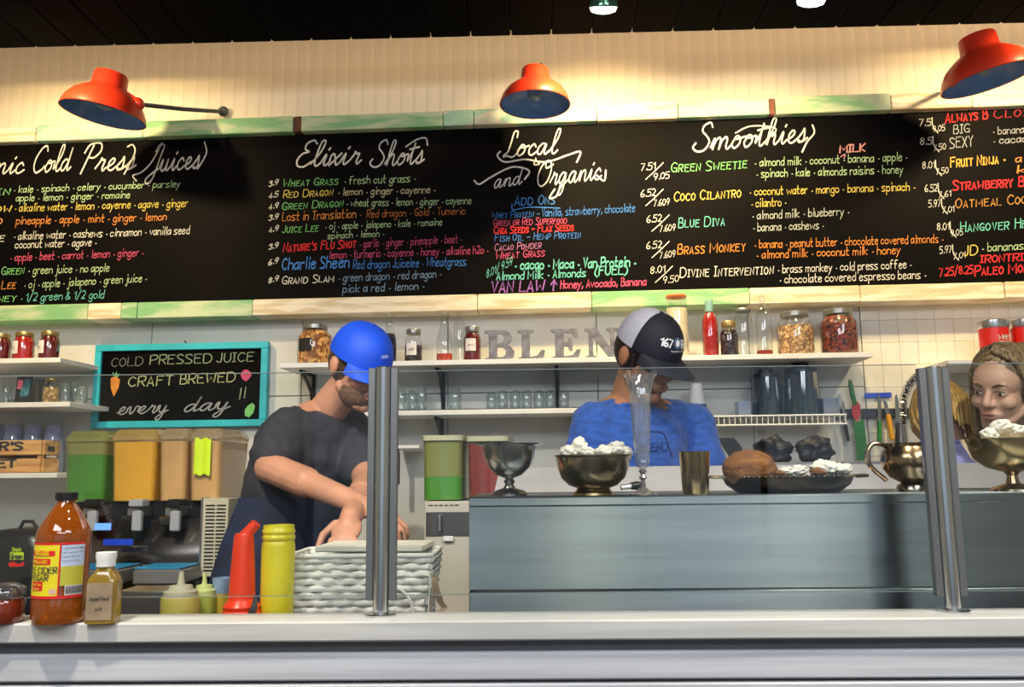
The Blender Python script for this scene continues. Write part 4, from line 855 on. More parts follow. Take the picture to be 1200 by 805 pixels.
# ------------------------------------------------------------------ knives on a magnetic rack
YK = 3.39
P = pt(1028, 484, YK); k = mpp(P)
kr = thing('knife_rack', 'dark magnetic knife strip on the tiled wall', 'knife rack', P, -TW)
MB().bbox(-50*k, 62*k, -0.016, 0.006, -5.5*k, 5.0*k, 0.002).obj('strip', mat('rack_navy', (0.02, 0.028, 0.05), 0.5), kr)
t = thing('blue_tape', 'strip of bright blue tape above the knives', 'tape', pt(1029, 463, YK), -TW)
MB().box(-15.5*k, 15.5*k, 0.0, 0.002, -2.8*k, 2.8*k, R(-0.01, 'Y')).obj('tape_strip', mat('blue_tape', (0.02, 0.07, 0.62), 0.5), t, 0)
BLADE = mat('knife_blade', (0.40, 0.42, 0.45), 0.25, 0.9)
def knife(x0, y0, xm, ym, x1, y1, bw, hwd, hm, lab, bm=BLADE):
    P = pt(xm, ym, YK); inv = (Matrix.Translation(P) @ R(-TW, 'Z')).inverted(); t = thing('kitchen_knife', lab, 'knife', P, -TW)
    a = inv @ pt(x0, y0, YK); c = inv @ pt(x1, y1, YK); a.y = c.y = 0; d = -0.024
    n = Vector((a.z, 0, -a.x)).normalized()*bw*k/2
    p = [(-n.x, -n.z), (n.x, n.z), ((a*0.75+n).x, (a*0.75+n).z), (a.x, a.z), ((a*0.9-n).x, (a*0.9-n).z)]
    MB().prism(p, d, d+0.002).obj('blade', bm, t)
    MB().tube([(0, d, 0), tuple(c*0.15+Vector((0, d, 0))), tuple(c*0.6+Vector((0, d, 0))), tuple(c*0.95+Vector((0, d, 0))), tuple(c+Vector((0, d, 0)))], [hwd*k*0.42, hwd*k*0.5, hwd*k*0.46, hwd*k*0.52, hwd*k*0.3], 10, None, True, 0.7).obj('handle', hm, t)
knife(986, 470, 987.5, 495, 992, 517, 3, 6, BLACKP, 'small knife with black handle nearest the wire shelf')
knife(1028, 462, 1028, 494, 1028, 519, 4, 7.5, mat('green_handle', (0.03, 0.30, 0.02), 0.4), 'knife with a bright green handle under the blue tape')
knife(1034, 469, 1038, 486, 1043, 516, 4, 8, mat('orange_handle', (0.85, 0.38, 0.02), 0.4), 'small knife with an orange handle')
knife(1048, 462, 1049, 496, 1049, 519, 4, 7, BLACKP, 'knife with black handle beside the spring faucet')
P = pt(1001, 492, YK); inv = (Matrix.Translation(P) @ R(-TW, 'Z')).inverted(); t = thing('melon_knife', 'long green melon knife with a red slice at its middle', 'knife', P, -TW)
def K2(px, py): v = inv @ pt(px, py, YK); return (v.x, v.z)
GK = mat('melon_green', (0.015, 0.17, 0.03), 0.4, var=0.15)
MB().prism([K2(997, 492), K2(1009, 491), K2(1015, 539), K2(1002, 540)], -0.030, -0.024).obj('blade', GK, t)
MB().tube([Vector((K2(a, b)[0], -0.030, K2(a, b)[1])) for a, b in ((993, 446), (994, 453), (996, 464), (999, 475))], [0.006, 0.0085, 0.0095, 0.008], 10).obj('handle', GK, t)
MB().prism([K2(996, 474), K2(1001, 471), K2(1005, 476), K2(1005, 486), K2(1000, 494), K2(995, 486)], -0.034, -0.022).obj('melon_slice', mat('melon_red', (0.42, 0.02, 0.03), 0.5, var=0.1), t)
MB().prism([K2(1005, 486), K2(1006, 494), K2(998, 496), K2(1000, 493)], -0.033, -0.023).obj('melon_rind', mat('melon_rind', (0.25, 0.20, 0.12), 0.5), t)
# spring faucet
P = at(1061, 0.95, 3.0); t = thing('spring_faucet', 'chrome kitchen faucet with a coiled spring hose', 'faucet', P, -TW); k2 = mpp(P)
inv = t.matrix_basis.inverted()
def K3(px, py): v = inv @ pt(px, py, 3.0); return Vector((v.x, v.y, v.z))
MB().tube([Vector((K3(1061, 520).x, 0, 0)), K3(1061, 520), K3(1059, 497)], 0.010, 12).obj('riser_pipe', CHROME, t)
arc = [K3(*q) for q in ((1059, 497), (1058, 480), (1059, 466), (1065, 451), (1076, 439), (1090, 434), (1104, 440), (1112, 455), (1114, 470))]
MB().tube(arc, 0.006, 10).obj('hose', BLACKP, t)
sp = []; N_ = 420
for i in range(N_):
    u = i/(N_-1)*(len(arc)-1); j = min(int(u), len(arc)-2); c = arc[j].lerp(arc[j+1], u-j); tt = (arc[j+1]-arc[j]).normalized(); a_ = tt.cross(Vector((0, 1, 0))).normalized(); b_ = Vector((0, 1, 0)); an = i*0.75
    sp.append(c+a_*0.0125*math.cos(an)+b_*0.0125*math.sin(an))
MB().tube(sp, 0.0018, 5).obj('spring_coil', CHROME, t)
MB().tube([arc[-1], arc[-1]+Vector((0, 0, -0.06))], [0.012, 0.016], 12).obj('spray_head', BLACKP, t)
# red tins on the right shelf
for pl, pr, tp, lab in ((1151, 1184, 376, 'red tin with a silver lid on the right shelf'), (1189, 1222, 375, 'red tin cut by the right picture edge')):
    P, wd, h = fit(pl, pr, tp, zF, 3.20); r = wd/2; t = thing('powder_tin', lab, 'tin', P, -TW, 'red powder tins')
    MB().lathe([(0, 0), (r*0.96, 0), (r*0.97, 0.004), (r*0.97, h*0.80), (0, h*0.80)], 32).obj('can', mat('tin_red', (0.70, 0.02, 0.015), 0.35, var=0.05), t)
    MB().lathe([(0, h*0.80), (r*0.98, h*0.80), (r, h*0.82), (r, h*0.985), (r*0.94, h), (0, h)], 32).obj('lid', mat('tin_silver', (0.7, 0.7, 0.7), 0.25, 1.0), t)
    a0, a1 = front_a(0.2, 0.9); cyl_label(t, mat('tin_red', (0.7, 0.02, 0.015)), r*0.97, h*0.3, h*0.62, a0, a1, lines=[('WHEY', 0.30, 0.85, 0.62, h*0.10, CW, 1.6, False), ('PROTEIN', 0.30, 0.90, 0.15, h*0.10, CW, 1.6, False)])
# black domed lids below the wire shelf, on the back counter
bc = thing('back_counter', 'steel back counter along the wall behind the staff', 'counter', (0, 0, 0), -TW)
ZBC = 0.95
MB().bbox(-2.8, 2.8, 2.88, 3.38, ZBC-0.035, ZBC, 0.003).obj('counter_top', STEELB, bc)
MB().bbox(-2.8, 2.8, 2.93, 3.38, 0.0, ZBC-0.036, 0.003).obj('cabinet_body', WHITEW, bc)
zz = zat(905, 542, 3.0)
rk = thing('steel_rack', 'low steel rack on the back counter behind the coconuts', 'rack', at(910, ZBC, 3.0), -TW)
MB().bbox(-0.27, 0.38, -0.08, 0.14, zz-ZBC-0.012, zz-ZBC, 0.002).obj('rack_top', STEELB, rk)
for x_ in (-0.25, 0.36):
    for y_ in (-0.07, 0.13): MB().bbox(x_-0.008, x_+0.008, y_-0.008, y_+0.008, 0, zz-ZBC-0.012, 0.001).obj('leg', STEELB, rk)
def blob(P, rx, ry, rz_, m, seed=0, amp=0.12, freq=3.0, n=28, mm=18, flat=None, parent=None, name='body'):
    from mathutils import noise
    mb = MB(); mb.ell((0, 0, 0), (1, 1, 1), n, mm); vs = []
    for v in mb.v:
        v = Vector(v); d = 1+amp*noise.fractal(v*freq+Vector((seed*7.3, seed*3.1, seed)), 1.0, 2.0, 3)
        q = Vector((v.x*rx*d, v.y*ry*d, v.z*rz_*d)); 
        if flat is not None: q.z = max(q.z, flat)
        vs.append(q)
    mb.v = [tuple(v) for v in vs]; return mb
BAG = mat('black_bag', (0.008, 0.010, 0.018), 0.45, bump=0.6, bscale=30)
for i, (pl, pr, tp, lab) in enumerate(((886, 929, 512, 'crumpled black bundle, left one behind the coconuts'), (935, 977, 511, 'crumpled black bundle, right one behind the coconuts'))):
    P, wd, h = fit(pl, pr, tp, zz, 3.02)
    mb = blob(P, wd/2, wd/2*0.8, h*0.56, BAG, i+1, 0.30, 2.2, 40, 24, -h*0.44); mb.v = [(a, b, c+h*0.44) for a, b, c in mb.v]
    t = thing('black_bundle', lab, 'bundle', P, -TW, 'black bundles on the steel rack'); mb.obj('cloth_body', BAG, t, 60)
P, wd, h = fit(842, 872, 513, zz, 2.98); t = thing('black_clipboard', 'black board leaning beside the man in the blue shirt', 'board', P, -TW)
k = mpp(P); MB().prism([(-wd*0.5, h), (wd*0.15, h), (wd*0.35, h*0.75), (wd*0.75, 0.0), (wd*0.1, 0.0)], 0, 0.012).obj('panel', BLACKP, t)
# low grey holder at left of second shelf (towel dispenser)
P = pt(478, 524, 3.25); k = mpp(P); t = thing('towel_rail', 'white bar bracket on the wall beside the guard post', 'rail', P, -TW)
MB().bbox(-16*k, 15*k, -0.03, 0.12, -2*k, 2*k, 0.002).obj('bar', SHELFW, t); MB().bbox(-14*k, -9*k, -0.02, 0.0, -43*k, -6*k, 0.002).obj('black_hook', BLACKM, t); MB().box(-13*k, -10*k, -0.015, 0.0, -6*k, -2*k).obj('clip', BLACKM, t, 0)
# ------------------------------------------------------------------ things on top of the prep station
SILV = mat('tarnished_silver', (0.55, 0.48, 0.36), 0.2, 1.0, scale=9, col2=(0.20, 0.15, 0.09), lo=0.35, hi=0.6)
SILVG = mat('silver_grey', (0.46, 0.46, 0.45), 0.24, 1.0, scale=8, col2=(0.12, 0.12, 0.12), lo=0.35, hi=0.65)
SILVB = mat('brassy_silver', (0.80, 0.62, 0.34), 0.2, 1.0, scale=10, col2=(0.38, 0.27, 0.13), lo=0.3, hi=0.6)
COPP = mat('coppery_silver', (0.55, 0.34, 0.17), 0.2, 1.0, scale=9, col2=(0.30, 0.27, 0.22), lo=0.35, hi=0.6)
COCO = mat('coconut_white', (0.84, 0.82, 0.74), 0.6, var=0.05, scale=40, bump=0.4)
YF = 1.83
def hollow(prof, n=40, wall=0.0015, fl=None):
    """outer profile from foot to rim, closed with an inner wall"""
    mb = MB(); mb.lathe(prof, n, None, fl=fl); return mb
def bowl_in(R_, z_rim, depth, n=40, cx=0): return [(R_*0.985, z_rim), (R_*0.95, z_rim-depth*0.25), (R_*0.8, z_rim-depth*0.6), (R_*0.45, z_rim-depth*0.9), (0, z_rim-depth)]
# footed compote at left
P, wd, h = fit(557, 637, 520, ZBX, YF, TB); r = wd/2
t = thing('compote_bowl', 'empty footed silver compote with a wide flat rim on the steel station', 'bowl', P, -TB)
MB().lathe([(0, 0), (r*0.56, 0), (r*0.55, h*0.04), (r*0.42, h*0.10), (r*0.18, h*0.15), (r*0.12, h*0.22), (r*0.17, h*0.27), (r*0.11, h*0.33), (0, h*0.33)], 40).obj('foot', SILVG, t, 40)
MB().lathe([(0, h*0.33), (r*0.12, h*0.33), (r*0.38, h*0.40), (r*0.62, h*0.55), (r*0.74, h*0.74), (r*0.78, h*0.95), (r*0.98, h*0.985), (r, h), (r*0.74, h*0.985), (r*0.6, h*0.62), (r*0.3, h*0.45), (0, h*0.42)], 44).obj('bowl', SILVG, t, 40)
# punch bowl with coconut
def chunk(P, rx, ry, rz_, seed, lab, grp, m=None):
    t = thing('coconut_piece', lab, 'coconut', P, random.uniform(0, 3), grp); blob(P, rx, ry, rz_, COCO, seed, 0.30, 2.2, 36, 24).obj('flesh', m or COCO, t, 70); return t
P, wd, h = fit(650, 741, 533, ZBX, YF, TB); r = wd/2; k = mpp(P)
t = thing('punch_bowl', 'round tarnished silver bowl on a low foot filled with white coconut', 'bowl', P, -TB)
MB().lathe([(0, 0), (r*0.55, 0), (r*0.54, h*0.05), (r*0.46, h*0.10), (r*0.42, h*0.16), (0, h*0.16)], 40).obj('foot', SILVB, t, 40)
MB().lathe([(0, h*0.15), (r*0.40, h*0.16), (r*0.62, h*0.24), (r*0.82, h*0.42), (r*0.92, h*0.65), (r*0.95, h*0.93), (r, h*0.975), (r, h), (r*0.95, h), (r*0.90, h*0.94), (r*0.85, h*0.7), (0, h*0.68)], 48).obj('bowl', SILV, t, 40)
for i, (px, py, sx, sz, dy) in enumerate(((666, 529, 10, 7, 0), (679, 522, 9, 9, 0.01), (688, 530, 9, 6, -0.01), (708, 529, 10, 7, -0.01), (722, 526, 12, 8, 0), (734, 531, 8, 7, 0.0), (700, 532, 9, 5, 0.03))):
    c = pt(px, py, YF+dy, TB); c.z = max(c.z, P.z+h*0.7+sz*k*0.7)
    chunk(c, sx*k, sx*k*0.9, sz*k*1.1, i+3, 'white coconut chunk in the round silver bowl, %s from the left' % ('first', 'second', 'third', 'fifth', 'sixth', 'seventh', 'fourth')[i], 'coconut chunks in the round silver bowl')
# parfait glass
P, wd, h = fit(735, 773, 437, ZBX, YF-0.05, TB); r = 17*mpp(P)
t = thing('parfait_glass', 'tall fluted parfait glass with a flared wavy rim', 'glass', P, -TB)
FLG = glass('parfait_crystal', (0.88, 0.90, 0.92), 0.16, 0.04, 0.14, (0.7, 0.72, 0.75))
rings = []
for a, b in ((0.12, 0.20), (0.42, 0.235), (0.50, 0.30), (0.62, 0.55), (0.70, 0.78), (0.80, 0.88), (1.0, 0.955), (1.20, 0.985), (1.25, 1.0)):
    rings.append([(r*a*(1+0.03*math.cos(8*2*PI*j/48))*math.cos(2*PI*j/48), r*a*(1+0.03*math.cos(8*2*PI*j/48))*math.sin(2*PI*j/48), h*b+(0.004*math.cos(8*2*PI*j/48) if b > 0.97 else 0)) for j in range(48)])
MB().loft(rings, False).obj('bowl', FLG, t, 70)
MB().lathe([(0, 0.0), (r*0.98, 0.0), (r, 0.002), (r*0.6, 0.006), (r*0.18, 0.016), (r*0.14, h*0.12), (r*0.28, h*0.14), (r*0.14, h*0.17), (r*0.3, h*0.195), (r*0.12, h*0.21), (0, h*0.21)], 36).obj('foot', mat('crystal_stem', (0.30, 0.28, 0.30), 0.08, 0.6), t, 40)
# metal tumbler
P, wd, h = fit(797, 834, 529, ZBX, YF-0.02, TB); r = wd/2
t = thing('metal_tumbler', 'straight brassy metal tumbler beside the coconut tray', 'tumbler', P, -TB)
MB().lathe([(0, 0), (r*0.80, 0), (r*0.82, 0.002), (r*0.98, h*0.97), (r, h), (r*0.95, h), (r*0.78, 0.006), (0, 0.006)], 40).obj('cup', SILVB, t, 40)
# tray with coconut
P, wd, h = fit(847, 1000, 558, ZBX, YF+0.02, TB); k = mpp(P); rx = wd/2; ry = 0.10
t = thing('serving_tray', 'dark oval silver tray with beaded rim holding coconuts', 'tray', P, -TB)
n = 64; rings = []
for a, z in ((0.72, 0.0), (0.78, 0.002), (0.93, h*0.5), (0.985, h*0.93), (1.0, h), (0.975, h), (0.92, h*0.55), (0.76, 0.005), (0.001, 0.005)):
    rings.append([(rx*a*math.cos(2*PI*j/n), ry*a*math.sin(2*PI*j/n), z) for j in range(n)])
TRD = mat('dark_silver', (0.10, 0.065, 0.04), 0.25, 1.0, scale=6, col2=(0.04, 0.03, 0.02))
MB().loft(rings).obj('tray_body', TRD, t, 40)
bead_ = MB().ell((0, 0, 0), (0.0028, 0.0028, 0.0028), 8, 6).mesh('rim_bead', SILV)
for j in range(72): inst(bead_, 'rim_bead', t, (rx*math.cos(2*PI*j/72), ry*math.sin(2*PI*j/72), h))
for s in (-1, 1): MB().tube([(s*(rx-0.002), -0.03, h-0.001), (s*(rx+13*k), -0.02, h), (s*(rx+16*k), 0, h+0.001), (s*(rx+13*k), 0.02, h), (s*(rx-0.002), 0.03, h-0.001)], 0.0035, 8).obj('handle', SILV, t)
P2, w2, h2 = fit(848, 911, 527, P.z+0.008, YF, TB)
t = thing('whole_coconut', 'whole brown hairy coconut at the left end of the tray', 'coconut', P2, -TB)
HAIR = mat('coconut_husk', (0.32, 0.135, 0.04), 0.85, scale=60, col2=(0.13, 0.045, 0.012), lo=0.3, hi=0.7, bump=0.9, stretch=(0.5, 1, 1.4), detail=6)
mb = blob(P2, w2/2, w2/2*0.85, h2/2, HAIR, 1, 0.04, 3.5, 48, 32); mb.v = [(a, b, c+h2/2) for a, b, c in mb.v]; hk = mb.obj('husk', HAIR, t, 80)
fb = MB(); rnd = random.Random(3)
for i in range(420):
    a = rnd.uniform(0, 2*PI); u = rnd.uniform(-0.6, 1); q = math.sqrt(1-u*u); nrm = Vector((q*math.cos(a), q*math.sin(a), u)); b_ = Vector((nrm.x*w2/2, nrm.y*w2/2*0.85, nrm.z*h2/2+h2/2)); tn = Vector((-nrm.y, nrm.x, rnd.uniform(-0.5, 0.5)))*rnd.uniform(0.004, 0.010)
    e = b_+nrm*rnd.uniform(0.001, 0.004)+tn; sd = nrm.cross(tn).normalized()*0.0005; fb.add([b_-sd, b_+sd, e], [(0, 1, 2)])
fo = fb.obj('husk_fibres', HAIR, hk, 0); fo['kind'] = 'stuff'
for i, (px, py, sx, sz, lab, m_) in enumerate(((922, 552, 11, 5, 'small white coconut shard in the middle of the tray', COCO), (936, 551, 10, 6, 'white coconut shard beside the larger coconut half', COCO), (966, 548, 16, 9, 'large white coconut half heaped on the tray', COCO), (958, 553, 9, 5, 'brown-edged coconut scrap on the tray', HAIR), (986, 550, 13, 7, 'creamy coconut piece at the right end of the tray', COCO), (913, 555, 8, 3.5, 'brown coconut shell scrap beside the whole coconut', HAIR))):
    c = pt(px, py, YF+(-0.02 if i in (3, 5) else 0.01), TB); chunk(c, sx*k, sx*k*0.8, sz*k, i+11, lab, 'coconut pieces on the tray', m_)
# sugar bowl with handles
P, wd, h = fit(1036, 1104, 519, ZBX, YF, TB); r = wd/2*0.98; k = mpp(P)
t = thing('sugar_bowl', 'coppery silver sugar bowl with a scrolled handle beside the second post', 'bowl', P, -TB)
MB().lathe([(0, 0), (r*0.56, 0), (r*0.55, h*0.07), (r*0.50, h*0.14), (r*0.35, h*0.18), (0, h*0.18)], 36).obj('foot', COPP, t, 40)
MB().lathe([(0, h*0.17), (r*0.36, h*0.18), (r*0.72, h*0.30), (r*0.95, h*0.48), (r*1.0, h*0.62), (r*0.93, h*0.80), (r*0.82, h*0.92), (r*0.86, h*0.99), (r*0.84, h), (r*0.79, h*0.93), (r*0.88, h*0.62), (0, h*0.3)], 44).obj('bowl', COPP, t, 40)
for s in (-1, 1):
    q = [(r*0.82, 0.93), (r*1.05, 0.99), (r*1.32, 0.98), (r*1.50, 0.80), (r*1.46, 0.58), (r*1.25, 0.42), (r*0.98, 0.28), (r*0.90, 0.22)]
    pth = [(s*a, 0, h*b) for a, b in smoothp(q, 4)]
    MB().tube(pth, [0.0055-0.002*abs(i/(len(pth)-1)-0.4) for i in range(len(pth))], 10).obj('handle', COPP, t)
# compote with white coconut at right
P, wd, h = fit(1136, 1240, 514, ZBX, YF-0.03, TB); r = wd/2; k = mpp(P)
t = thing('compote_bowl', 'brassy footed compote heaped with white coconut at the right edge', 'bowl', P, -TB)
MB().lathe([(0, 0), (r*0.52, 0), (r*0.50, h*0.04), (r*0.36, h*0.09), (r*0.15, h*0.15), (r*0.11, h*0.30), (r*0.16, h*0.36), (0, h*0.38)], 40).obj('foot', COPP, t, 40)
MB().lathe([(0, h*0.35), (r*0.15, h*0.36), (r*0.5, h*0.45), (r*0.78, h*0.62), (r*0.92, h*0.85), (r*0.99, h*0.96), (r, h), (r*0.94, h), (r*0.85, h*0.82), (0, h*0.78)], 44).obj('bowl', SILVB, t, 40)
for i, (px, py, sx, sz) in enumerate(((1160, 509, 10, 8), (1173, 500, 12, 9), (1188, 505, 11, 8), (1202, 506, 10, 8), (1176, 509, 12, 6))):
    c = pt(px, py, YF-0.03+(0.02 if i == 4 else 0), TB); chunk(c, sx*k, sx*k, sz*k, i+31, 'white coconut chunk in the right footed compote, %s from the left' % ('first', 'second', 'fourth', 'fifth', 'third')[i], 'coconut chunks in the right footed bowl')
# small things on the station behind the bowls
P = pt(745, 570, 1.97, TB); P.z = ZBX+0.012; k = mpp(P); t = thing('peeler', 'small black-handled peeler lying behind the parfait glass', 'peeler', P, 0.2)
MB().tube([(-18*k, 0, 0), (-6*k, 0, 0.003)], 0.006, 10).obj('blade', STEELB, t); MB().tube([(-6*k, 0, 0.003), (2*k, 0, 0.004), (11*k, 0, 0.0)], [0.008, 0.010, 0.007], 12).obj('handle', BLACKP, t)
# ------------------------------------------------------------------ left end of the bar
YBt = 1.555
def rrect(w_, d_, r_, z, n=5):
    out = []
    for cx, cy, a0 in ((w_/2-r_, -d_/2+r_, -PI/2), (w_/2-r_, d_/2-r_, 0), (-w_/2+r_, d_/2-r_, PI/2), (-w_/2+r_, -d_/2+r_, PI)):
        for i in range(n+1): a = a0+PI/2*i/n; out.append((cx+r_*math.cos(a), cy+r_*math.sin(a), z))
    return out
AMB = mat('amber_vinegar', (0.55, 0.16, 0.015), 0.12, var=0.08, scale=5, coat=0.6, trans=0.35)
AMBG = glass('amber_glass', (0.92, 0.55, 0.25), 0.10, 0.03)
P, wd, h = fit(38, 99, 577, ZK, YBt, TB); r = wd/2
t = thing('vinegar_bottle', 'large amber glass vinegar bottle with a yellow and red label on the bar', 'bottle', P, -TB)
pr = [(0, 0.002), (r*0.93, 0.002), (r*0.99, 0.010), (r*0.985, h*0.18), (r*0.96, h*0.21), (r*0.97, h*0.62), (r*1.0, h*0.66), (r*0.92, h*0.72), (r*0.62, h*0.83), (r*0.36, h*0.91), (r*0.33, h*0.95)]
MB().lathe(pr, 40).obj('glass', mat('vinegar_glass', (0.50, 0.12, 0.01), 0.06, scale=4, var=0.1, trans=0.55, coat=0.8), t, 50)
MB().lathe([(0, h*0.94), (r*0.40, h*0.94), (r*0.41, h*0.995), (r*0.38, h), (0, h)], 24).obj('cap', BLACKP, t)
LY = mat('label_yellow', (0.85, 0.72, 0.02), 0.45); LR = mat('label_red', (0.75, 0.02, 0.02), 0.45); LBL = mat('label_blue', (0.55, 0.66, 0.85), 0.5)
a0, a1 = -PI/2-1.35, -PI/2+0.38
lb = cyl_label(t, LY, r*0.97, h*0.22, h*0.605, a0, a1, lines=[('APPLE CIDER', 0.04, 0.97, 0.45, h*0.042, INK, 1.25, False), ('VINEGAR', 0.14, 0.80, 0.31, h*0.042, INK, 1.25, False)])
cyl_label(t, LR, r*0.975, h*0.20, h*0.222, a0, a1+0.95, name='label_band'); cyl_label(t, LR, r*0.975, h*0.603, h*0.62, a0, a1+0.95, name='label_band')
cyl_label(t, LR, r*0.976, h*0.222, h*0.603, a1, a1+0.06, name='label_band')
cyl_label(t, LR, r*0.976, h*0.455, h*0.50, a0+0.45, a1-0.30, name='label_banner', lines=[('ORGANIC', 0.12, 0.9, 0.25, h*0.022, LY, 1.4, False)])
cyl_label(t, LR, r*0.976, h*0.52, h*0.56, a0+0.45, a1-0.15, name='label_banner', lines=[('BRAGG', 0.25, 0.8, 0.2, h*0.028, LY, 1.5, False)])
cyl_label(t, LR, r*0.976, h*0.26, h*0.33, a0+0.60, a1-0.55, name='label_banner', lines=[('With The', 0.15, 0.9, 0.55, h*0.018, LY, 1.2, False), ('Mother', 0.2, 0.8, 0.12, h*0.018, LY, 1.2, False)])
cyl_label(t, LBL, r*0.974, h*0.44, h*0.60, a1+0.07, a1+0.95, name='nutrition_panel', lines=[('Nutrition Facts', 0.06, 0.94, 0.82, h*0.015, INK, 0.9, False), ('Serving size 15ml', 0.06, 0.9, 0.62, h*0.012, INK, 0.8, False), ('Calories 0', 0.06, 0.7, 0.42, h*0.013, INK, 0.8, False), ('Total Fat 0g', 0.06, 0.7, 0.22, h*0.012, INK, 0.8, False)])
cyl_label(t, mat('label_olive', (0.55, 0.52, 0.05), 0.5), r*0.974, h*0.295, h*0.44, a1+0.07, a1+0.95, name='side_panel')
cyl_label(t, LABW, r*0.974, h*0.222, h*0.295, a1+0.25, a1+0.95, name='barcode', lines=[('||||||||||||||||', 0.06, 0.94, 0.2, h*0.05, INK, 0.9, False)])
cyl_label(t, mat('label_pinkface', (0.75, 0.45, 0.35), 0.5), r*0.977, h*0.235, h*0.275, a1-0.28, a1-0.05, name='emblem')
# small bottle with white cap
P, wd, h = fit(103, 137.5, 647, ZK, YBt-0.01, TB); r = wd/2
t = thing('oil_bottle', 'small square bottle with a white cap and brown paper label', 'bottle', P, -TB+0.1)
rg = [rrect(wd, wd*0.8, r*0.35, 0.001), rrect(wd, wd*0.8, r*0.35, h*0.55), rrect(wd*0.94, wd*0.74, r*0.4, h*0.64), rrect(wd*0.62, wd*0.55, r*0.27, h*0.72), rrect(wd*0.48, wd*0.48, r*0.23, h*0.78), rrect(wd*0.48, wd*0.48, r*0.23, h*0.82)]
MB().loft(rg).obj('glass', mat('oil_glass', (0.50, 0.32, 0.05), 0.08, trans=0.5, coat=0.7), t, 50)
MB().lathe([(0, h*0.80), (r*0.62, h*0.80), (r*0.62, h*0.88), (r*0.68, h*0.93), (r*0.66, h), (0, h)], 28).obj('cap', mat('cap_white', (0.85, 0.85, 0.82), 0.5), t)
KR = mat('kraft_label', (0.33, 0.24, 0.15), 0.8, var=0.15, scale=30)
MB().box(-wd*0.42, wd*0.42, -wd*0.4-0.0012, -wd*0.4-0.0002, h*0.06, h*0.58).obj('label', KR, t, 0)
inv = t.matrix_basis.inverted(); Mb = t.matrix_basis; a_ = Mb @ Vector((-wd*0.3, -wd*0.402, h*0.34)); b_ = Mb @ Vector((wd*0.32, -wd*0.402, h*0.34))
plane_text(t, 'superfood', a_, b_, h*0.05, INK, 'lettering', False, 0.1, False, 1.2, None, Vector((0, -1, 0)), 0.002, 0.1, inv)
plane_text(t, 'oil', Mb @ Vector((-wd*0.1, -wd*0.402, h*0.2)), Mb @ Vector((wd*0.08, -wd*0.402, h*0.2)), h*0.04, INK, 'lettering', False, 0.1, False, 1.2, None, Vector((0, -1, 0)), 0.002, 0.1, inv)
# short jar at the left edge
P, wd, h = fit(-22, 26, 683, ZK, YBt, TB); r = wd/2
t = thing('honey_jar', 'squat jar of dark red-brown honey cut by the left picture edge', 'jar', P, -TB)
MB().lathe([(0, 0.001), (r*0.92, 0.001), (r, 0.008), (r, h*0.5), (r*0.9, h*0.62), (0, h*0.62)], 36).obj('contents', mat('red_honey', (0.22, 0.03, 0.01), 0.12, coat=0.7, trans=0.2), t, 50)
MB().loft([[(r*a*math.cos(2*PI*j/36), r*a*math.sin(2*PI*j/36), h*b) for j in range(36)] for a, b in ((0.92, 0.62), (1.0, 0.66), (0.96, 0.88), (0.6, 0.98), (0.01, 1.0))], False).obj('glass_lid', glass('smoke_lid', (0.5, 0.5, 0.5), 0.15, 0.05, 0.35, (0.15, 0.14, 0.16)), t, 60)
# squeeze bottles
YW1 = 1.70
def squeeze(pl, pr, top, lab, bm, tm, Yq, tip=1.0):
    P, wd, h = fit(pl, pr, top, ZWT, Yq, TB); r = wd/2; t = thing('squeeze_bottle', lab, 'squeeze bottle', P, -TB, 'squeeze bottles behind the bar')
    hs = h*0.76
    MB().lathe([(0, 0), (r*0.96, 0), (r, 0.006), (r, hs*0.80), (r*0.97, hs*0.86), (0, hs*0.86)], 32).obj('bottle_body', bm, t, 45)
    MB().lathe([(0, hs*0.85), (r*0.88, hs*0.85), (r*0.88, hs*0.96), (r*0.66, hs*0.99), (r*0.60, hs*1.06), (r*0.22, hs*1.08), (r*0.18, hs*1.14), (r*0.12, h), (0, h)], 28).obj('nozzle_cap', tm, t, 40)
OLV = mat('olive_dressing', (0.52, 0.46, 0.10), 0.35, scale=8, var=0.12, coat=0.2); OLG = mat('green_dressing', (0.42, 0.48, 0.08), 0.35, scale=8, var=0.12, coat=0.2)
squeeze(187, 231, 670, 'squeeze bottle of tan dressing with a beige nozzle', OLV, mat('beige_nozzle', (0.55, 0.50, 0.36), 0.45), YW1)
squeeze(222, 252, 671, 'squeeze bottle of green dressing with a pale yellow nozzle', OLG, mat('pale_yellow_nozzle', (0.66, 0.72, 0.28), 0.45), YW1+0.06)
P, wd, h = fit(247, 270, 677, ZWT, YW1+0.08, TB); t = thing('plastic_cup', 'small yellow cup with a pale blue rim between the bottles', 'cup', P, -TB)
MB().lathe([(0, 0), (wd*0.40, 0), (wd*0.46, h*0.74), (0, h*0.74)], 28).obj('cup_body', mat('cup_yellow', (0.65, 0.48, 0.05), 0.4), t); MB().lathe([(0, h*0.74), (wd*0.46, h*0.74), (wd*0.5, h), (wd*0.47, h), (wd*0.43, h*0.76), (0, h*0.76)], 28).obj('cup_rim', mat('rim_blue', (0.30, 0.42, 0.62), 0.4), t)
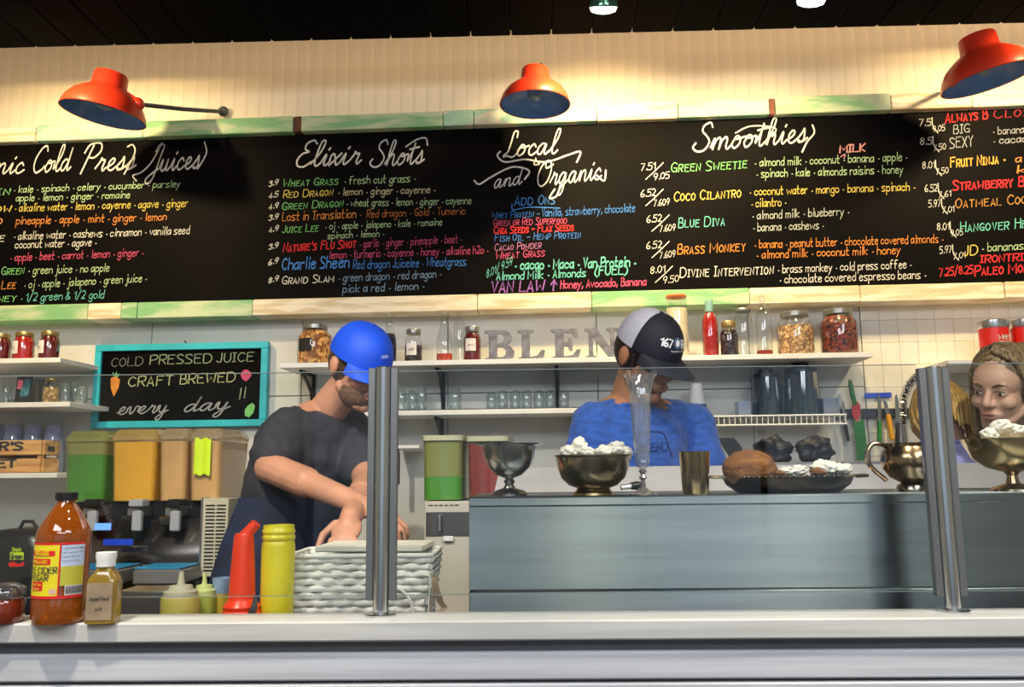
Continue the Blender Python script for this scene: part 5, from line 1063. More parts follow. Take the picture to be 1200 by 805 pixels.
# red pourer
P, wd, h = fit(258, 305, 611, ZWT, YW1, TB); k = mpp(P); RD = mat('pourer_red', (0.90, 0.05, 0.012), 0.35, var=0.04, coat=0.3)
t = thing('pourer_bottle', 'bright red plastic pourer with a slanted spout', 'pourer', P, -TB); r = wd/2
base_h = h*0.36
rr = [(0, 0.0), (r*0.96, 0.0), (r, 0.004), (r*0.98, h*0.07), (r*1.0, h*0.12), (r*0.93, h*0.15), (r*1.0, h*0.18), (r*0.92, h*0.21), (r*0.98, h*0.24), (r*0.88, h*0.27), (r*0.92, h*0.30), (r*0.72, h*0.34), (r*0.66, h*0.36)]
MB().lathe([(0, 0), (r*0.96, 0), (r*0.97, h*0.06), (0, h*0.06)], 36).obj('clear_base', mat('orange_clear', (0.65, 0.22, 0.05), 0.3, trans=0.3), t)
MB().lathe([(0, h*0.055)]+[(a, max(b, h*0.06)) for a, b in rr[1:] if b > h*0.06]+[(0, h*0.36)], 40).obj('screw_collar', RD, t, 40)
ox = -0.004
bd = [[(x*r*a+ox*0, y*r*a, z) for x, y in [(math.cos(2*PI*j/32), math.sin(2*PI*j/32)) for j in range(32)]] for a, z in ((0.68, h*0.34), (0.66, h*0.38), (0.60, h*0.60), (0.50, h*0.86), (0.44, h*0.90), (0.1, h*0.905))]
MB().loft(bd).obj('pourer_body', RD, t, 40)
MB().tube([(r*0.05, 0, h*0.86), (r*0.22, 0, h*0.91), (r*0.62, 0, h*0.985)], [r*0.40, r*0.30, r*0.26], 20).obj('spout', RD, t, 50)
P = pt(297, 713, YW1-0.04, TB); t = thing('table_knife', 'steel blade tip leaning against the red pourer', 'knife', P, -TB); k = mpp(P)
MB().prism([(-8*k, -9*k), (-3*k, 3*k), (1*k, 16*k), (4*k, 10*k), (4.5*k, 0), (1*k, -9*k)], 0, 0.0015).obj('blade', mat('dull_blade', (0.12, 0.12, 0.12), 0.3, 0.8), t)
# yellow bottle
P, wd, h = fit(303, 343, 615, ZWT, YW1+0.03, TB); r = wd/2
t = thing('pourer_bottle', 'open yellow plastic storage bottle with threaded neck', 'pourer', P, -TB)
YE_ = mat('bottle_yellow', (0.78, 0.66, 0.03), 0.3, scale=4, var=0.15, coat=0.2)
YH = h*0.0
MB().lathe([(0, h*0.0), (r*0.88, 0), (r*0.93, h*0.03), (r*0.97, h*0.22), (r*0.98, h*0.82), (r*0.93, h*0.85), (r*0.90, h*0.86), (r*0.98, h*0.88), (r*0.98, h*0.90), (r*0.90, h*0.915), (r*0.97, h*0.935), (r*0.97, h*0.95), (r*0.90, h*0.965), (r*0.90, h), (r*0.82, h), (r*0.82, h*0.9), (0, h*0.85)], 40).obj('bottle_body', YE_, t, 40)
# white woven basket
WH = mat('basket_white', (0.72, 0.71, 0.66), 0.75, scale=25, col2=(0.82, 0.82, 0.78), lo=0.35, hi=0.65, bump=0.6, bscale=90)
ZWB = ZWT+0.001; Pa, Pb = at(347, ZWB, 1.76, TB), at(494, ZWB, 1.76, TB)
bk = thing('woven_basket', 'white woven tapered basket behind the first guard post', 'basket', (Pa+Pb)/2, -TB)
hz = zat(420, 654, 1.74, TB)-ZWT; hw0 = (Pb-Pa).length/2; k = mpp(Pa); dpt = 0.16
NR = 11
for rI in range(NR):
    z = hz*(rI+0.5)/NR; grow = 1+0.16*(z/hz); ex = 11*k*(z/hz); hw = hw0+ex; rz_ = hz/NR*0.50
    for s, (A, B) in enumerate((((-hw, 0), (hw, 0)), ((hw, 0), (hw, dpt)), ((hw, dpt), (-hw, dpt)), ((-hw, dpt), (-hw, 0)))):
        A = Vector((*A, z)); B = Vector((*B, z)); nn = Vector((B-A).normalized().cross(Vector((0, 0, 1)))); L_ = (B-A).length; ns = max(int(L_/0.008), 6); pth = []
        for i in range(ns+1): pth.append(A.lerp(B, i/ns)+nn*0.0028*math.sin(i*0.008/0.042*2*PI+rI*PI)+Vector((0, 0, 0.0012*math.sin(i*1.3+rI*2))))
        MB().tube(pth, rz_, 6).obj('woven_strand', WH, bk, 60)
ri = MB(); ring = rrect(2*(hw0+12*k), dpt+0.012, 0.01, 0, 3)
pth = [Vector((a, b+dpt/2, hz+0.002)) for a, b, c in ring]; pth.append(pth[0]); ri.tube(pth, 0.0048, 8).obj('rim', WH, bk, 60)
MB().box(-hw0, hw0, 0.004, dpt-0.004, 0.0, 0.004).obj('basket_base', WH, bk, 0)
# stack of papers / board on the basket
P = at(437, ZWT, 1.83, TB); P.z = ZWT+hz+0.008
t = thing('paper_pad', 'white cutting sheet lying on top of the woven basket', 'board', P, -TB-0.05); k = mpp(P)
MB().bbox(-62*k, 62*k, -0.05, 0.10, 0, 0.012, 0.002).obj('sheet_stack', mat('pad_white', (0.72, 0.68, 0.60), 0.6, var=0.08), t)
# filter bags / cord right of the basket
CF = mat('filter_paper', (0.62, 0.48, 0.36), 0.7, var=0.1, scale=20); CF2 = mat('cord_white', (0.80, 0.78, 0.74), 0.5)
P = at(508, ZWT, 1.73, TB); k = mpp(P); inv = (Matrix.Translation(P) @ R(-TB, 'Z')).inverted()
def K4(px, py, Y=1.73): return inv @ pt(px, py, Y, TB)
t = thing('paper_strip', 'folded strip of tan paper standing beside the steel station', 'paper', P, -TB)
q = [(503, 671), (506, 677), (507, 690), (504, 705), (503, 718)]; q2 = [(512, 676), (515, 690), (520, 705), (525, 712), (520, 718)]
MB().loft([[K4(*p) for p in q], [K4(a+3, b, 1.745) for a, b in q]], False, None, False).loft([[K4(*p) for p in q2], [K4(a-8, b, 1.75) for a, b in q2], ], False, None, False).obj('folded_sheet', CF, t, 60)
MB().tube([K4(*p) for p in [(500, 671), (505, 679), (503, 695), (502, 718)]], 0.0014, 6).obj('sheet_edge', CF2, t)
t = thing('white_cable', 'thin white cable looping behind the guard post', 'cable', P, -TB)
MB().tube([K4(a, b, 1.74) for a, b in smoothp([(462, 688), (472, 693), (480, 703), (484, 718), (484, 721)], 4)], 0.0028, 8).obj('cord', CF2, t)
t = thing('filter_bag', 'crumpled tan paper bag under the basket corner', 'bag', at(478, ZWT, 1.71, TB), -TB)
mb = blob(P, 20*k, 0.012, 13*k, CF, 4, 0.25, 2.5, 24, 16); mb.v = [(a, b, max(c+12*k, 0)) for a, b, c in mb.v]; mb.obj('bag_body', CF, t, 30)
# ------------------------------------------------------------------ juice dispensers
CLJ = glass('dispenser_plastic', (0.96, 0.94, 0.88), 0.04, 0.04, 0.04, (0.85, 0.75, 0.5))
def dispenser_bowl(pl, pr, top, base_z, Y, lab, col, fill, lidc, name='juice_container', depth=0.26, taper=0.92, empty=None, lidflat=False, group=None):
    P, wd, h = fit(pl, pr, top, base_z, Y); P = P + Vector((math.sin(TW), math.cos(TW), 0))*depth/2
    t = thing(name, lab, 'juice container', P, -TW, group)
    hb = h*(0.92 if lidflat else 0.85)
    MB().loft([rrect(wd*taper, depth*taper, 0.02, 0.001), rrect(wd, depth, 0.02, hb)], False).loft([rrect(wd*taper, depth*taper, 0.02, 0.0011)], True).obj('tub', CLJ, t, 50)
    if fill: 
        f = 1-(1-taper)*(1-fill); MB().loft([rrect(wd*taper*0.97, depth*taper*0.97, 0.02, 0.003), rrect(wd*f*0.97, depth*f*0.97, 0.02, hb*fill)]).obj('juice', col, t, 50)
    if empty: f = 1-(1-taper)*(1-fill); MB().loft([rrect(wd*f*0.97, depth*f*0.97, 0.02, hb*fill+0.001), rrect(wd*0.97, depth*0.97, 0.02, hb*0.995)], False).obj('film', empty, t, 50)
    if lidflat: MB().loft([rrect(wd*1.04, depth*1.04, 0.02, hb), rrect(wd*1.05, depth*1.05, 0.02, h)]).obj('lid', lidc, t, 40)
    else:
        MB().loft([rrect(wd*1.03, depth*1.03, 0.022, hb), rrect(wd*1.03, depth*1.03, 0.022, hb+h*0.05), rrect(wd*0.90, depth*0.9, 0.02, h*0.97), rrect(wd*0.86, depth*0.86, 0.02, h)]).obj('lid', lidc, t, 40)
    return t, P, wd, h, hb
YDp = 2.72
ZD = zat(150, 588, YDp)
GJ = mat('green_juice', (0.03, 0.22, 0.008), 0.3, scale=3, col2=(0.05, 0.32, 0.02), lo=0.4, hi=0.6, coat=0.3); OJ = mat('orange_juice', (0.90, 0.46, 0.02), 0.35, scale=2.5, var=0.12, coat=0.3)
TJ = mat('tan_juice', (0.78, 0.46, 0.20), 0.4, scale=4, var=0.10, coat=0.2)
LIDG2 = glass('lid_olive', (0.75, 0.75, 0.45), 0.10, 0.05, 0.45, (0.42, 0.42, 0.14)); LIDO = glass('lid_orange', (0.9, 0.75, 0.45), 0.10, 0.05, 0.45, (0.70, 0.50, 0.18)); LIDT = glass('lid_tan', (0.9, 0.8, 0.65), 0.10, 0.05, 0.45, (0.62, 0.48, 0.30))
FILMG = glass('film_green', (0.65, 0.65, 0.35), 0.03, 0.1, 0.55, (0.45, 0.45, 0.14)); 
FILMT = glass('film_tan', (0.85, 0.75, 0.55), 0.03, 0.1, 0.6, (0.66, 0.48, 0.26)); FILMG2 = glass('film_green2', (0.65, 0.65, 0.35), 0.03, 0.1, 0.6, (0.36, 0.42, 0.14))
dispenser_bowl(69, 120, 505, ZD, YDp, 'juice container of green juice on the left dispenser', GJ, 0.78, LIDG2, empty=FILMG)
dispenser_bowl(124, 179, 503, ZD, YDp, 'juice container of bright orange juice on the left dispenser', OJ, 0.97, LIDO)
dispenser_bowl(181, 215, 502, ZD, YDp, 'narrow container of tan juice in the left dispenser', TJ, 0.97, LIDT)
t, P, wd, h, hb = dispenser_bowl(217, 256, 502, ZD, YDp, 'container of tan juice with a neon yellow note', TJ, 0.97, LIDT)
NEON = mat('neon_note', (0.72, 0.95, 0.02), 0.6); k = mpp(P)
MB().loft([[( (-10+i*19/8)*k+0.0, -0.138-0.002*math.sin(i*1.2), h*z+0.004*math.sin(i*1.5)) for i in range(9)] for z in (0.36, 0.60, 0.86)], False, None, False).obj('note', NEON, t, 0)
# dispenser body
PB = at(160, ZBC, YDp); k = mpp(PB)
t = thing('juice_dispenser', 'black and chrome juice dispenser with drip trays under the left containers', 'dispenser', PB, -TW)
inv = t.matrix_basis.inverted()
def K5(px, py, Y=YDp-0.02): return inv @ pt(px, py, Y)
hd = ZD-0.002-ZBC; xl, xr = K5(66, 640).x, K5(258, 640).x
GUN = mat('chrome_panel', (0.34, 0.30, 0.29), 0.18, 1.0, scale=2.5, col2=(0.10, 0.08, 0.07), lo=0.35, hi=0.65)
MB().bbox(xl, xr, 0.04, 0.36, 0.0, hd, 0.006).obj('housing', BLACKP, t)
# curved chrome splash panel
rg = []
for i in range(13):
    u = i/12; z = hd*(0.80-0.52*u); y = 0.03-0.05*math.sin(u*PI*0.5); rg.append([(xl+0.004+(xr-0.05-xl)*j/10, y-0.02*math.sin(PI*j/10)*(0.4+u*0.6), z-0.012*math.cos(PI*j/5)*u) for j in range(11)])
MB().loft(rg, False, None, False).obj('splash_panel', GUN, t, 60)
MB().bbox(xl+0.02, xr-0.04, -0.10, 0.03, 0.0, hd*0.12, 0.004).obj('front_base', BLACKP, t)
for px0, px1 in ((84, 155), (171, 226)):
    a = K5(px0, 664, YDp-0.12).x; b = K5(px1, 664, YDp-0.12).x; zz0 = K5(120, 682, YDp-0.12).z; zz1 = K5(120, 664, YDp-0.12).z
    dt = MB().bbox(a, b, -0.20, -0.06, zz0, zz1, 0.006).obj('drip_tray', mat('tray_grey', (0.32, 0.30, 0.30), 0.35, 0.5), t)
    MB().bbox(a+0.003, b-0.003, -0.197, -0.063, zz1+0.0005, zz1+0.005, 0.001).obj('blue_edge', mat('tray_blue', (0.02, 0.30, 0.60), 0.4), dt)
for px in (108, 160, 204):
    c = K5(px, 590, YDp-0.03); b = MB().bbox(c.x-0.022, c.x+0.020, -0.045, 0.035, c.z-0.040, c.z-0.012, 0.004); v = b.obj('valve', mat('valve_silver', (0.42, 0.40, 0.40), 0.3, 0.8), t)
    MB().bbox(c.x-0.036, c.x+0.018, -0.055, -0.02, c.z-0.070, c.z-0.038, 0.004).obj('valve_guard', GUN, v)
    MB().bbox(c.x+0.004, c.x+0.034, -0.065, -0.046, c.z-0.085, c.z-0.022, 0.004).obj('lever', mat('lever_grey', (0.45, 0.44, 0.46), 0.35), v)
    MB().bbox(c.x-0.012, c.x+0.034, -0.06, -0.01, c.z-0.010, c.z+0.014, 0.004).obj('lever_cap', BLACKP if px != 160 else mat('lever_grey', (0.45, 0.44, 0.46)), v)
c0, c1 = K5(133, 637), K5(167, 630)
MB().box(c0.x, c1.x, -0.082, -0.076, c0.z, c1.z).obj('blue_reflection', mat('reflection_blue', (0.01, 0.07, 0.70), 0.4), t, 0)  # blue reflection on the chrome, painted as a flat patch
c0, c1 = K5(121, 620), K5(139, 612)
MB().box(c0.x, c1.x, -0.070, -0.064, c0.z, c1.z).obj('lit_display', mat('display_glow', (0.05, 0.15, 0.5), 0.3, emit=((0.15, 0.35, 1.0), 1.2)), t, 0)
# louvred side panel
xa, xb = K5(236, 640, YDp-0.05).x, K5(266, 640, YDp-0.05).x; za, zb_ = K5(245, 676, YDp-0.05).z, K5(245, 584, YDp-0.05).z
CRM = mat('cream_metal', (0.62, 0.56, 0.42), 0.45)
lv = MB().bbox(xa, xb, -0.05, 0.03, max(za, 0), zb_, 0.002).obj('louvre_panel', CRM, t)
MB().bbox(xa-0.006, xa, -0.052, 0.03, max(za, 0), zb_+0.003, 0.001).obj('panel_edge', STEELB, lv)
sl_ = MB().box(-0.0145, 0.0145, -0.0012, 0.004, -0.0022, 0.0022).mesh('louvre_slot', BLACKP, 0)
for i in range(19):
    for cx_ in (0.30, 0.72): inst(sl_, 'louvre_slot', lv, (xa+(xb-xa)*cx_, -0.0502, zb_-0.022-i*(zb_-max(za, 0)-0.03)/19))
MB().tube([(0, 0, 0), (0, 0, 0.012)], 0.003, 8, T(K5(202, 588).x, 0.10, hd)).obj('vent_pin', STEELB, t)
# second dispenser behind the compote
YD2 = 2.62; ZD2 = zat(520, 587, YD2)
dispenser_bowl(494, 542, 510, ZD2, YD2, 'half-full container of green juice beside the red one', GJ, 0.40, mat('lid_ivory', (0.50, 0.50, 0.34), 0.4), empty=FILMG2, lidflat=True, taper=0.96)
dispenser_bowl(547, 596, 511, ZD2, YD2+0.02, 'container of dark red juice behind the footed compote', mat('beet_juice', (0.25, 0.005, 0.015), 0.3, var=0.2, coat=0.3), 0.96, mat('lid_ivory', (0.5, 0.5, 0.34)), lidflat=True, taper=0.96)
PB = at(545, ZBC-0.15, YD2); t = thing('drink_cooler', 'ivory cooler base under the green and red juice containers', 'dispenser', at(545, 0.0, YD2), -TW); inv = t.matrix_basis.inverted()
def K6(px, py, Y=YD2): return inv @ pt(px, py, Y)
xa, xb = K6(497, 600).x, K6(600, 600).x; zt_ = ZD2-0.001
MB().bbox(xa, xb, 0.0, 0.25, 0.0, zt_, 0.004).obj('cooler_body', mat('cooler_ivory', (0.52, 0.48, 0.42), 0.45), t)
MB().bbox(xa+0.006, xb-0.006, -0.004, 0.0, K6(520, 628).z, K6(520, 600).z, 0.001).obj('front_recess', mat('recess_grey', (0.14, 0.13, 0.14), 0.3, 0.6), t)
sl_ = MB().box(-0.006, 0.006, -0.002, 0.001, -0.0012, 0.0012).mesh('vent_slot', BLACKP, 0)
for i in range(6): inst(sl_, 'vent_slot', t, (xa+0.02+i*0.016, 0.0, K6(520, 592).z))
MB().bbox(xa+0.045, xa+0.055, -0.02, -0.004, K6(520, 622).z, K6(520, 603).z, 0.002).obj('tap_lever', STEELB, t)
MB().bbox(xa+0.06, xa+0.09, -0.012, -0.004, K6(520, 634).z, K6(520, 628).z, 0.001).obj('white_tag', LABW, t)
# black grinder box with green sticker at far left
YGr = 2.30; P, wd, h = fit(-30, 43, 622, ZBC, YGr, TB)
t = thing('black_appliance', 'black rounded appliance with a green and red sticker at the far left', 'appliance', P, -TB); k = mpp(P)
gt = thing('appliance_stand', 'dark stand carrying the black appliance', 'stand', (P.x, P.y+0.12, 0), -TB); MB().bbox(-0.14, 0.18, -0.12, 0.14, 0, ZBC-0.002, 0.004).obj('stand_body', BLACKP, gt)
MB().loft([rrect(wd, 0.22, 0.03, 0.0), rrect(wd, 0.22, 0.03, h*0.78), rrect(wd*0.94, 0.21, 0.04, h*0.92), rrect(wd*0.8, 0.17, 0.04, h)], True, T(0, 0.11, 0)).obj('appliance_body', BLACKP, t, 50)
MB().tube([(wd*0.02-13*k, 0.08, h), (wd*0.02-9*k, 0.08, h+9*k), (wd*0.02+2*k, 0.08, h+9*k), (wd*0.02+8*k, 0.08, h)], 0.005, 10).obj('carry_handle', BLACKM, t)
MB().tube([(wd*0.28, 0.08, h-0.004), (wd*0.28, 0.08, h+5*k)], 0.005, 10).obj('knob', BLACKM, t)
inv = t.matrix_basis.inverted(); 
def pl2(pts, m, nm): q = [inv @ pt(a, b, YGr, TB) for a, b in pts]; mm = MB(); mm.add([(v.x, -0.0012, v.z) for v in q], [tuple(range(len(q)))]); return mm.obj(nm, m, t, 0)
pl2([(12, 647), (28, 647), (28, 656), (12, 656)], mat('sticker_lime', (0.60, 0.80, 0.02), 0.5), 'green_sticker'); pl2([(10, 660), (16, 658), (22, 661), (29, 658), (28, 663), (20, 664), (11, 664)], LR, 'red_sticker')
plane_text(t, 'Green', pt(13.5, 654.5, YGr, TB), pt(27, 654.5, YGr, TB), 6*k, INK, 'lettering', False, 0, False, 1.5, None, Vector((0, -1, 0)), 0.004, 0, inv)
plane_text(t, 'Simply', pt(15, 645.5, YGr, TB), pt(26, 645.5, YGr, TB), 4*k, mat('sticker_lime', (0.6, 0.8, 0.02)), 'lettering', False, 0, False, 1.5, None, Vector((0, -1, 0)), 0.004, 0, inv)
# steel pans on the work table between the bottles
for i, (pl, pr, tp, lab) in enumerate(((152, 190, 693, 'steel pan left of the tan squeeze bottle'),)):
    P, wd, h = fit(pl-20, pr+6, tp, ZWT, 1.86, TB); t = thing('steel_pan', lab, 'pan', P, -TB)
    MB().bbox(-wd/2, wd/2, 0, 0.1, h*0.3, h, 0.003).obj('pan_body', STEELB, t); MB().bbox(-wd/2+0.004, wd/2-0.004, 0.004, 0.096, 0, h*0.3, 0.002).obj('pan_base', BLACKP, t)
# ------------------------------------------------------------------ people
from mathutils import noise as mnoise
SKIN = mat('skin_tan', (0.46, 0.20, 0.10), 0.5, var=0.08, scale=12, detail=3); SKIN2 = mat('skin_light', (0.62, 0.36, 0.25), 0.5, var=0.06, scale=12, detail=3); SKIN3 = mat('skin_warm', (0.58, 0.27, 0.17), 0.5, var=0.08, scale=12, detail=3)
LIP = mat('lip', (0.42, 0.16, 0.12), 0.45); EYEW = mat('eye_white', (0.75, 0.75, 0.73), 0.2); EYED = mat('eye_dark', (0.03, 0.02, 0.015), 0.15)
HAIRD = mat('hair_dark', (0.018, 0.012, 0.010), 0.5, var=0.4, scale=60, stretch=(6, 6, 1), bump=0.5)
HAIRB = mat('hair_blond_brown', (0.10, 0.065, 0.035), 0.45, scale=26, col2=(0.30, 0.22, 0.11), lo=0.4, hi=0.62, stretch=(5, 5, 0.6), bump=0.6)
HAIRY = mat('hair_golden', (0.72, 0.45, 0.13), 0.45, scale=22, col2=(0.40, 0.22, 0.06), lo=0.35, hi=0.6, stretch=(5, 5, 0.6), bump=0.6)
BEARD = mat('beard_stubble', (0.10, 0.055, 0.035), 0.8, var=0.3, scale=80)
def remesh(mb, voxel, it, name, m, parent, disp=None):
    me = bpy.data.meshes.new('tmp'); me.from_pydata([tuple(v) for v in mb.v], [], mb.f); me.update()
    bm = bmesh.new(); bm.from_mesh(me); bmesh.ops.recalc_face_normals(bm, faces=bm.faces); bm.to_mesh(me); bm.free()
    o = bpy.data.objects.new('tmp', me); C.objects.link(o)
    r = o.modifiers.new('r', 'REMESH'); r.mode = 'VOXEL'; r.voxel_size = voxel
    if it: s_ = o.modifiers.new('s', 'SMOOTH'); s_.factor = 0.5; s_.iterations = it
    dg = bpy.context.evaluated_depsgraph_get(); dg.update(); me2 = bpy.data.meshes.new_from_object(o.evaluated_get(dg)); bpy.data.objects.remove(o)
    if disp:
        ns = [v.normal.copy() for v in me2.vertices]
        for v, n_ in zip(me2.vertices, ns): v.co += n_*disp(v.co)
    me2.materials.clear(); me2.materials.append(m); me2.shade_smooth(); me2.name = name
    r_ = bpy.data.objects.new(name, me2); C.objects.link(r_); r_.parent = parent
    return r_
def hand(mb, W, d, n, curl=0.5, side=1, sc=1.0):
    d = d.normalized(); n = (n-d*n.dot(d)).normalized(); w_ = d.cross(n)
    Rm = Matrix((w_, d, n)).transposed()
    mb.ell(W+d*0.048*sc, (0.040*sc, 0.052*sc, 0.017*sc), 16, 10, None, Rm); mb.cap_(W-d*0.01, W+d*0.03*sc, 0.026*sc, 0.026*sc, 12)
    for i, (o_, L_) in enumerate(((-0.031, 0.062), (-0.0105, 0.076), (0.0105, 0.082), (0.031, 0.072))):
        if side < 0: o_ = -o_
        p = W+d*0.088*sc+w_*o_*sc; a = curl*0.5; dd = (d*math.cos(a)+n*math.sin(a)+w_*o_*3).normalized(); r0 = 0.0088*sc
        for sg, fr in enumerate((0.45, 0.30, 0.25)):
            q = p+dd*L_*fr*sc; mb.cap_(p, q, r0, r0*0.9, 10); p = q; r0 *= 0.9; a += curl*0.9; dd = (d*math.cos(a)+n*math.sin(a)+w_*o_*3).normalized()
    p = W+d*0.025*sc+w_*side*0.034*sc; dd = (d*0.65+w_*side*0.7+n*0.35).normalized(); q = p+dd*0.042*sc; mb.cap_(p, q, 0.0125*sc, 0.0105*sc, 10)
    dd = (d*0.9+w_*side*0.2+n*0.4).normalized(); mb.cap_(q, q+dd*0.034*sc, 0.0105*sc, 0.0085*sc, 10)
def head_shape(mb, M, fem=False):
    E = lambda c, r: mb.ell(c, r, 24, 16, M)
    E((0, 0.012, 0.045), (0.075, 0.095, 0.082)); E((0, -0.028, -0.022), (0.061 if not fem else 0.058, 0.062, 0.078)); E((0, -0.035, 0.035), (0.064, 0.060, 0.055))
    mb.cap_((-0.048, -0.005, -0.055), (-0.018, -0.066, -0.093), 0.020, 0.017, 12, M); mb.cap_((0.048, -0.005, -0.055), (0.018, -0.066, -0.093), 0.020, 0.017, 12, M)
    E((0, -0.074, -0.095), (0.021, 0.018, 0.018)); mb.cap_((-0.036, -0.078, 0.026), (0.036, -0.078, 0.026), 0.0125, 0.0125, 12, M)
    E((-0.037, -0.062, -0.022), (0.025, 0.024, 0.022)); E((0.037, -0.062, -0.022), (0.025, 0.024, 0.022))
    mb.cap_((0, -0.088, 0.018), (0, -0.109, -0.020), 0.0075, 0.0115, 12, M); E((-0.011, -0.096, -0.026), (0.008, 0.010, 0.007)); E((0.011, -0.096, -0.026), (0.008, 0.010, 0.007))
    E((0, -0.078, -0.058), (0.030, 0.018, 0.020)); E((0, -0.094, -0.0515), (0.022, 0.0085, 0.0055)); E((0, -0.092, -0.063), (0.019, 0.009, 0.0065))
    for s in (-1, 1):
        E((s*0.079, 0.012, 0.0), (0.010, 0.019, 0.031)); E((s*0.083, 0.016, 0.006), (0.008, 0.014, 0.022)); E((s*0.031, -0.076, 0.0075), (0.016, 0.013, 0.0115))
def face_bits(t, M, brow=HAIRD, closed=False):
    for s in (-1, 1):
        e = MB().ell((s*0.031, -0.0815, 0.0065), (0.0125, 0.0095, 0.0052), 16, 10, M).obj('eye', EYEW, t, 80)
        MB().ell((s*0.031, -0.0895, 0.0060), (0.0052, 0.0025, 0.0045), 14, 8, M).obj('iris', EYED, e, 80)
        MB().tube([(s*0.018, -0.0905, 0.0125), (s*0.031, -0.0925, 0.0140), (s*0.044, -0.0855, 0.0105)], [0.0012, 0.0018, 0.0012], 6, M).obj('eyelash', HAIRD, t)
        MB().tube([(s*0.014, -0.0935, 0.027), (s*0.030, -0.0935, 0.034), (s*0.047, -0.080, 0.029)], [0.003, 0.0038, 0.002], 8, M, True, 0.8).obj('eyebrow', brow, t)
    MB().ell((0, -0.1015, -0.0515), (0.021, 0.0035, 0.0048), 18, 10, M).ell((0, -0.0995, -0.0625), (0.018, 0.0035, 0.0058), 18, 10, M).obj('lips', LIP, t, 80)
def section(c, r, f, hw, hd, n=26):
    out = []
    for j in range(n):
        a = 2*PI*j/n; ca, sa = math.cos(a), math.sin(a); ca = math.copysign(abs(ca)**0.85, ca); sa = math.copysign(abs(sa)**0.85, sa)
        out.append(c+r*hw*ca+f*hd*sa)
    return out
def torso(mb, J, off=0.0, low=0.0, neck=True, k=1.0):
    pel, nk = J['pelvis'], J['neck']; up = (nk-pel).normalized(); r1 = (J['sr']-J['sl']).normalized(); r0 = J.get('hipdir', r1)
    secs = []
    for u, hw, hd in ((low, 0.165, 0.118), (0.12, 0.168, 0.120), (0.32, 0.148, 0.105), (0.55, 0.158, 0.115), (0.76, 0.170, 0.118), (0.88, 0.165, 0.100), (0.955, 0.125, 0.080), (1.0, 0.070, 0.062)):
        c = pel.lerp(nk, u)+Vector(J.get('bulge', (0, 0, 0)))*math.sin(u*PI); r = r0.lerp(r1, u).normalized(); r = (r-up*r.dot(up)).normalized(); f = up.cross(r).normalized()
        secs.append(section(c, r, f, hw*k+off, hd*k+off))
    mb.loft(secs)
def limb(mb, pts, rad, n=16):
    for i in range(len(pts)-1): mb.cap_(pts[i], pts[i+1], rad[i], rad[i+1], n)
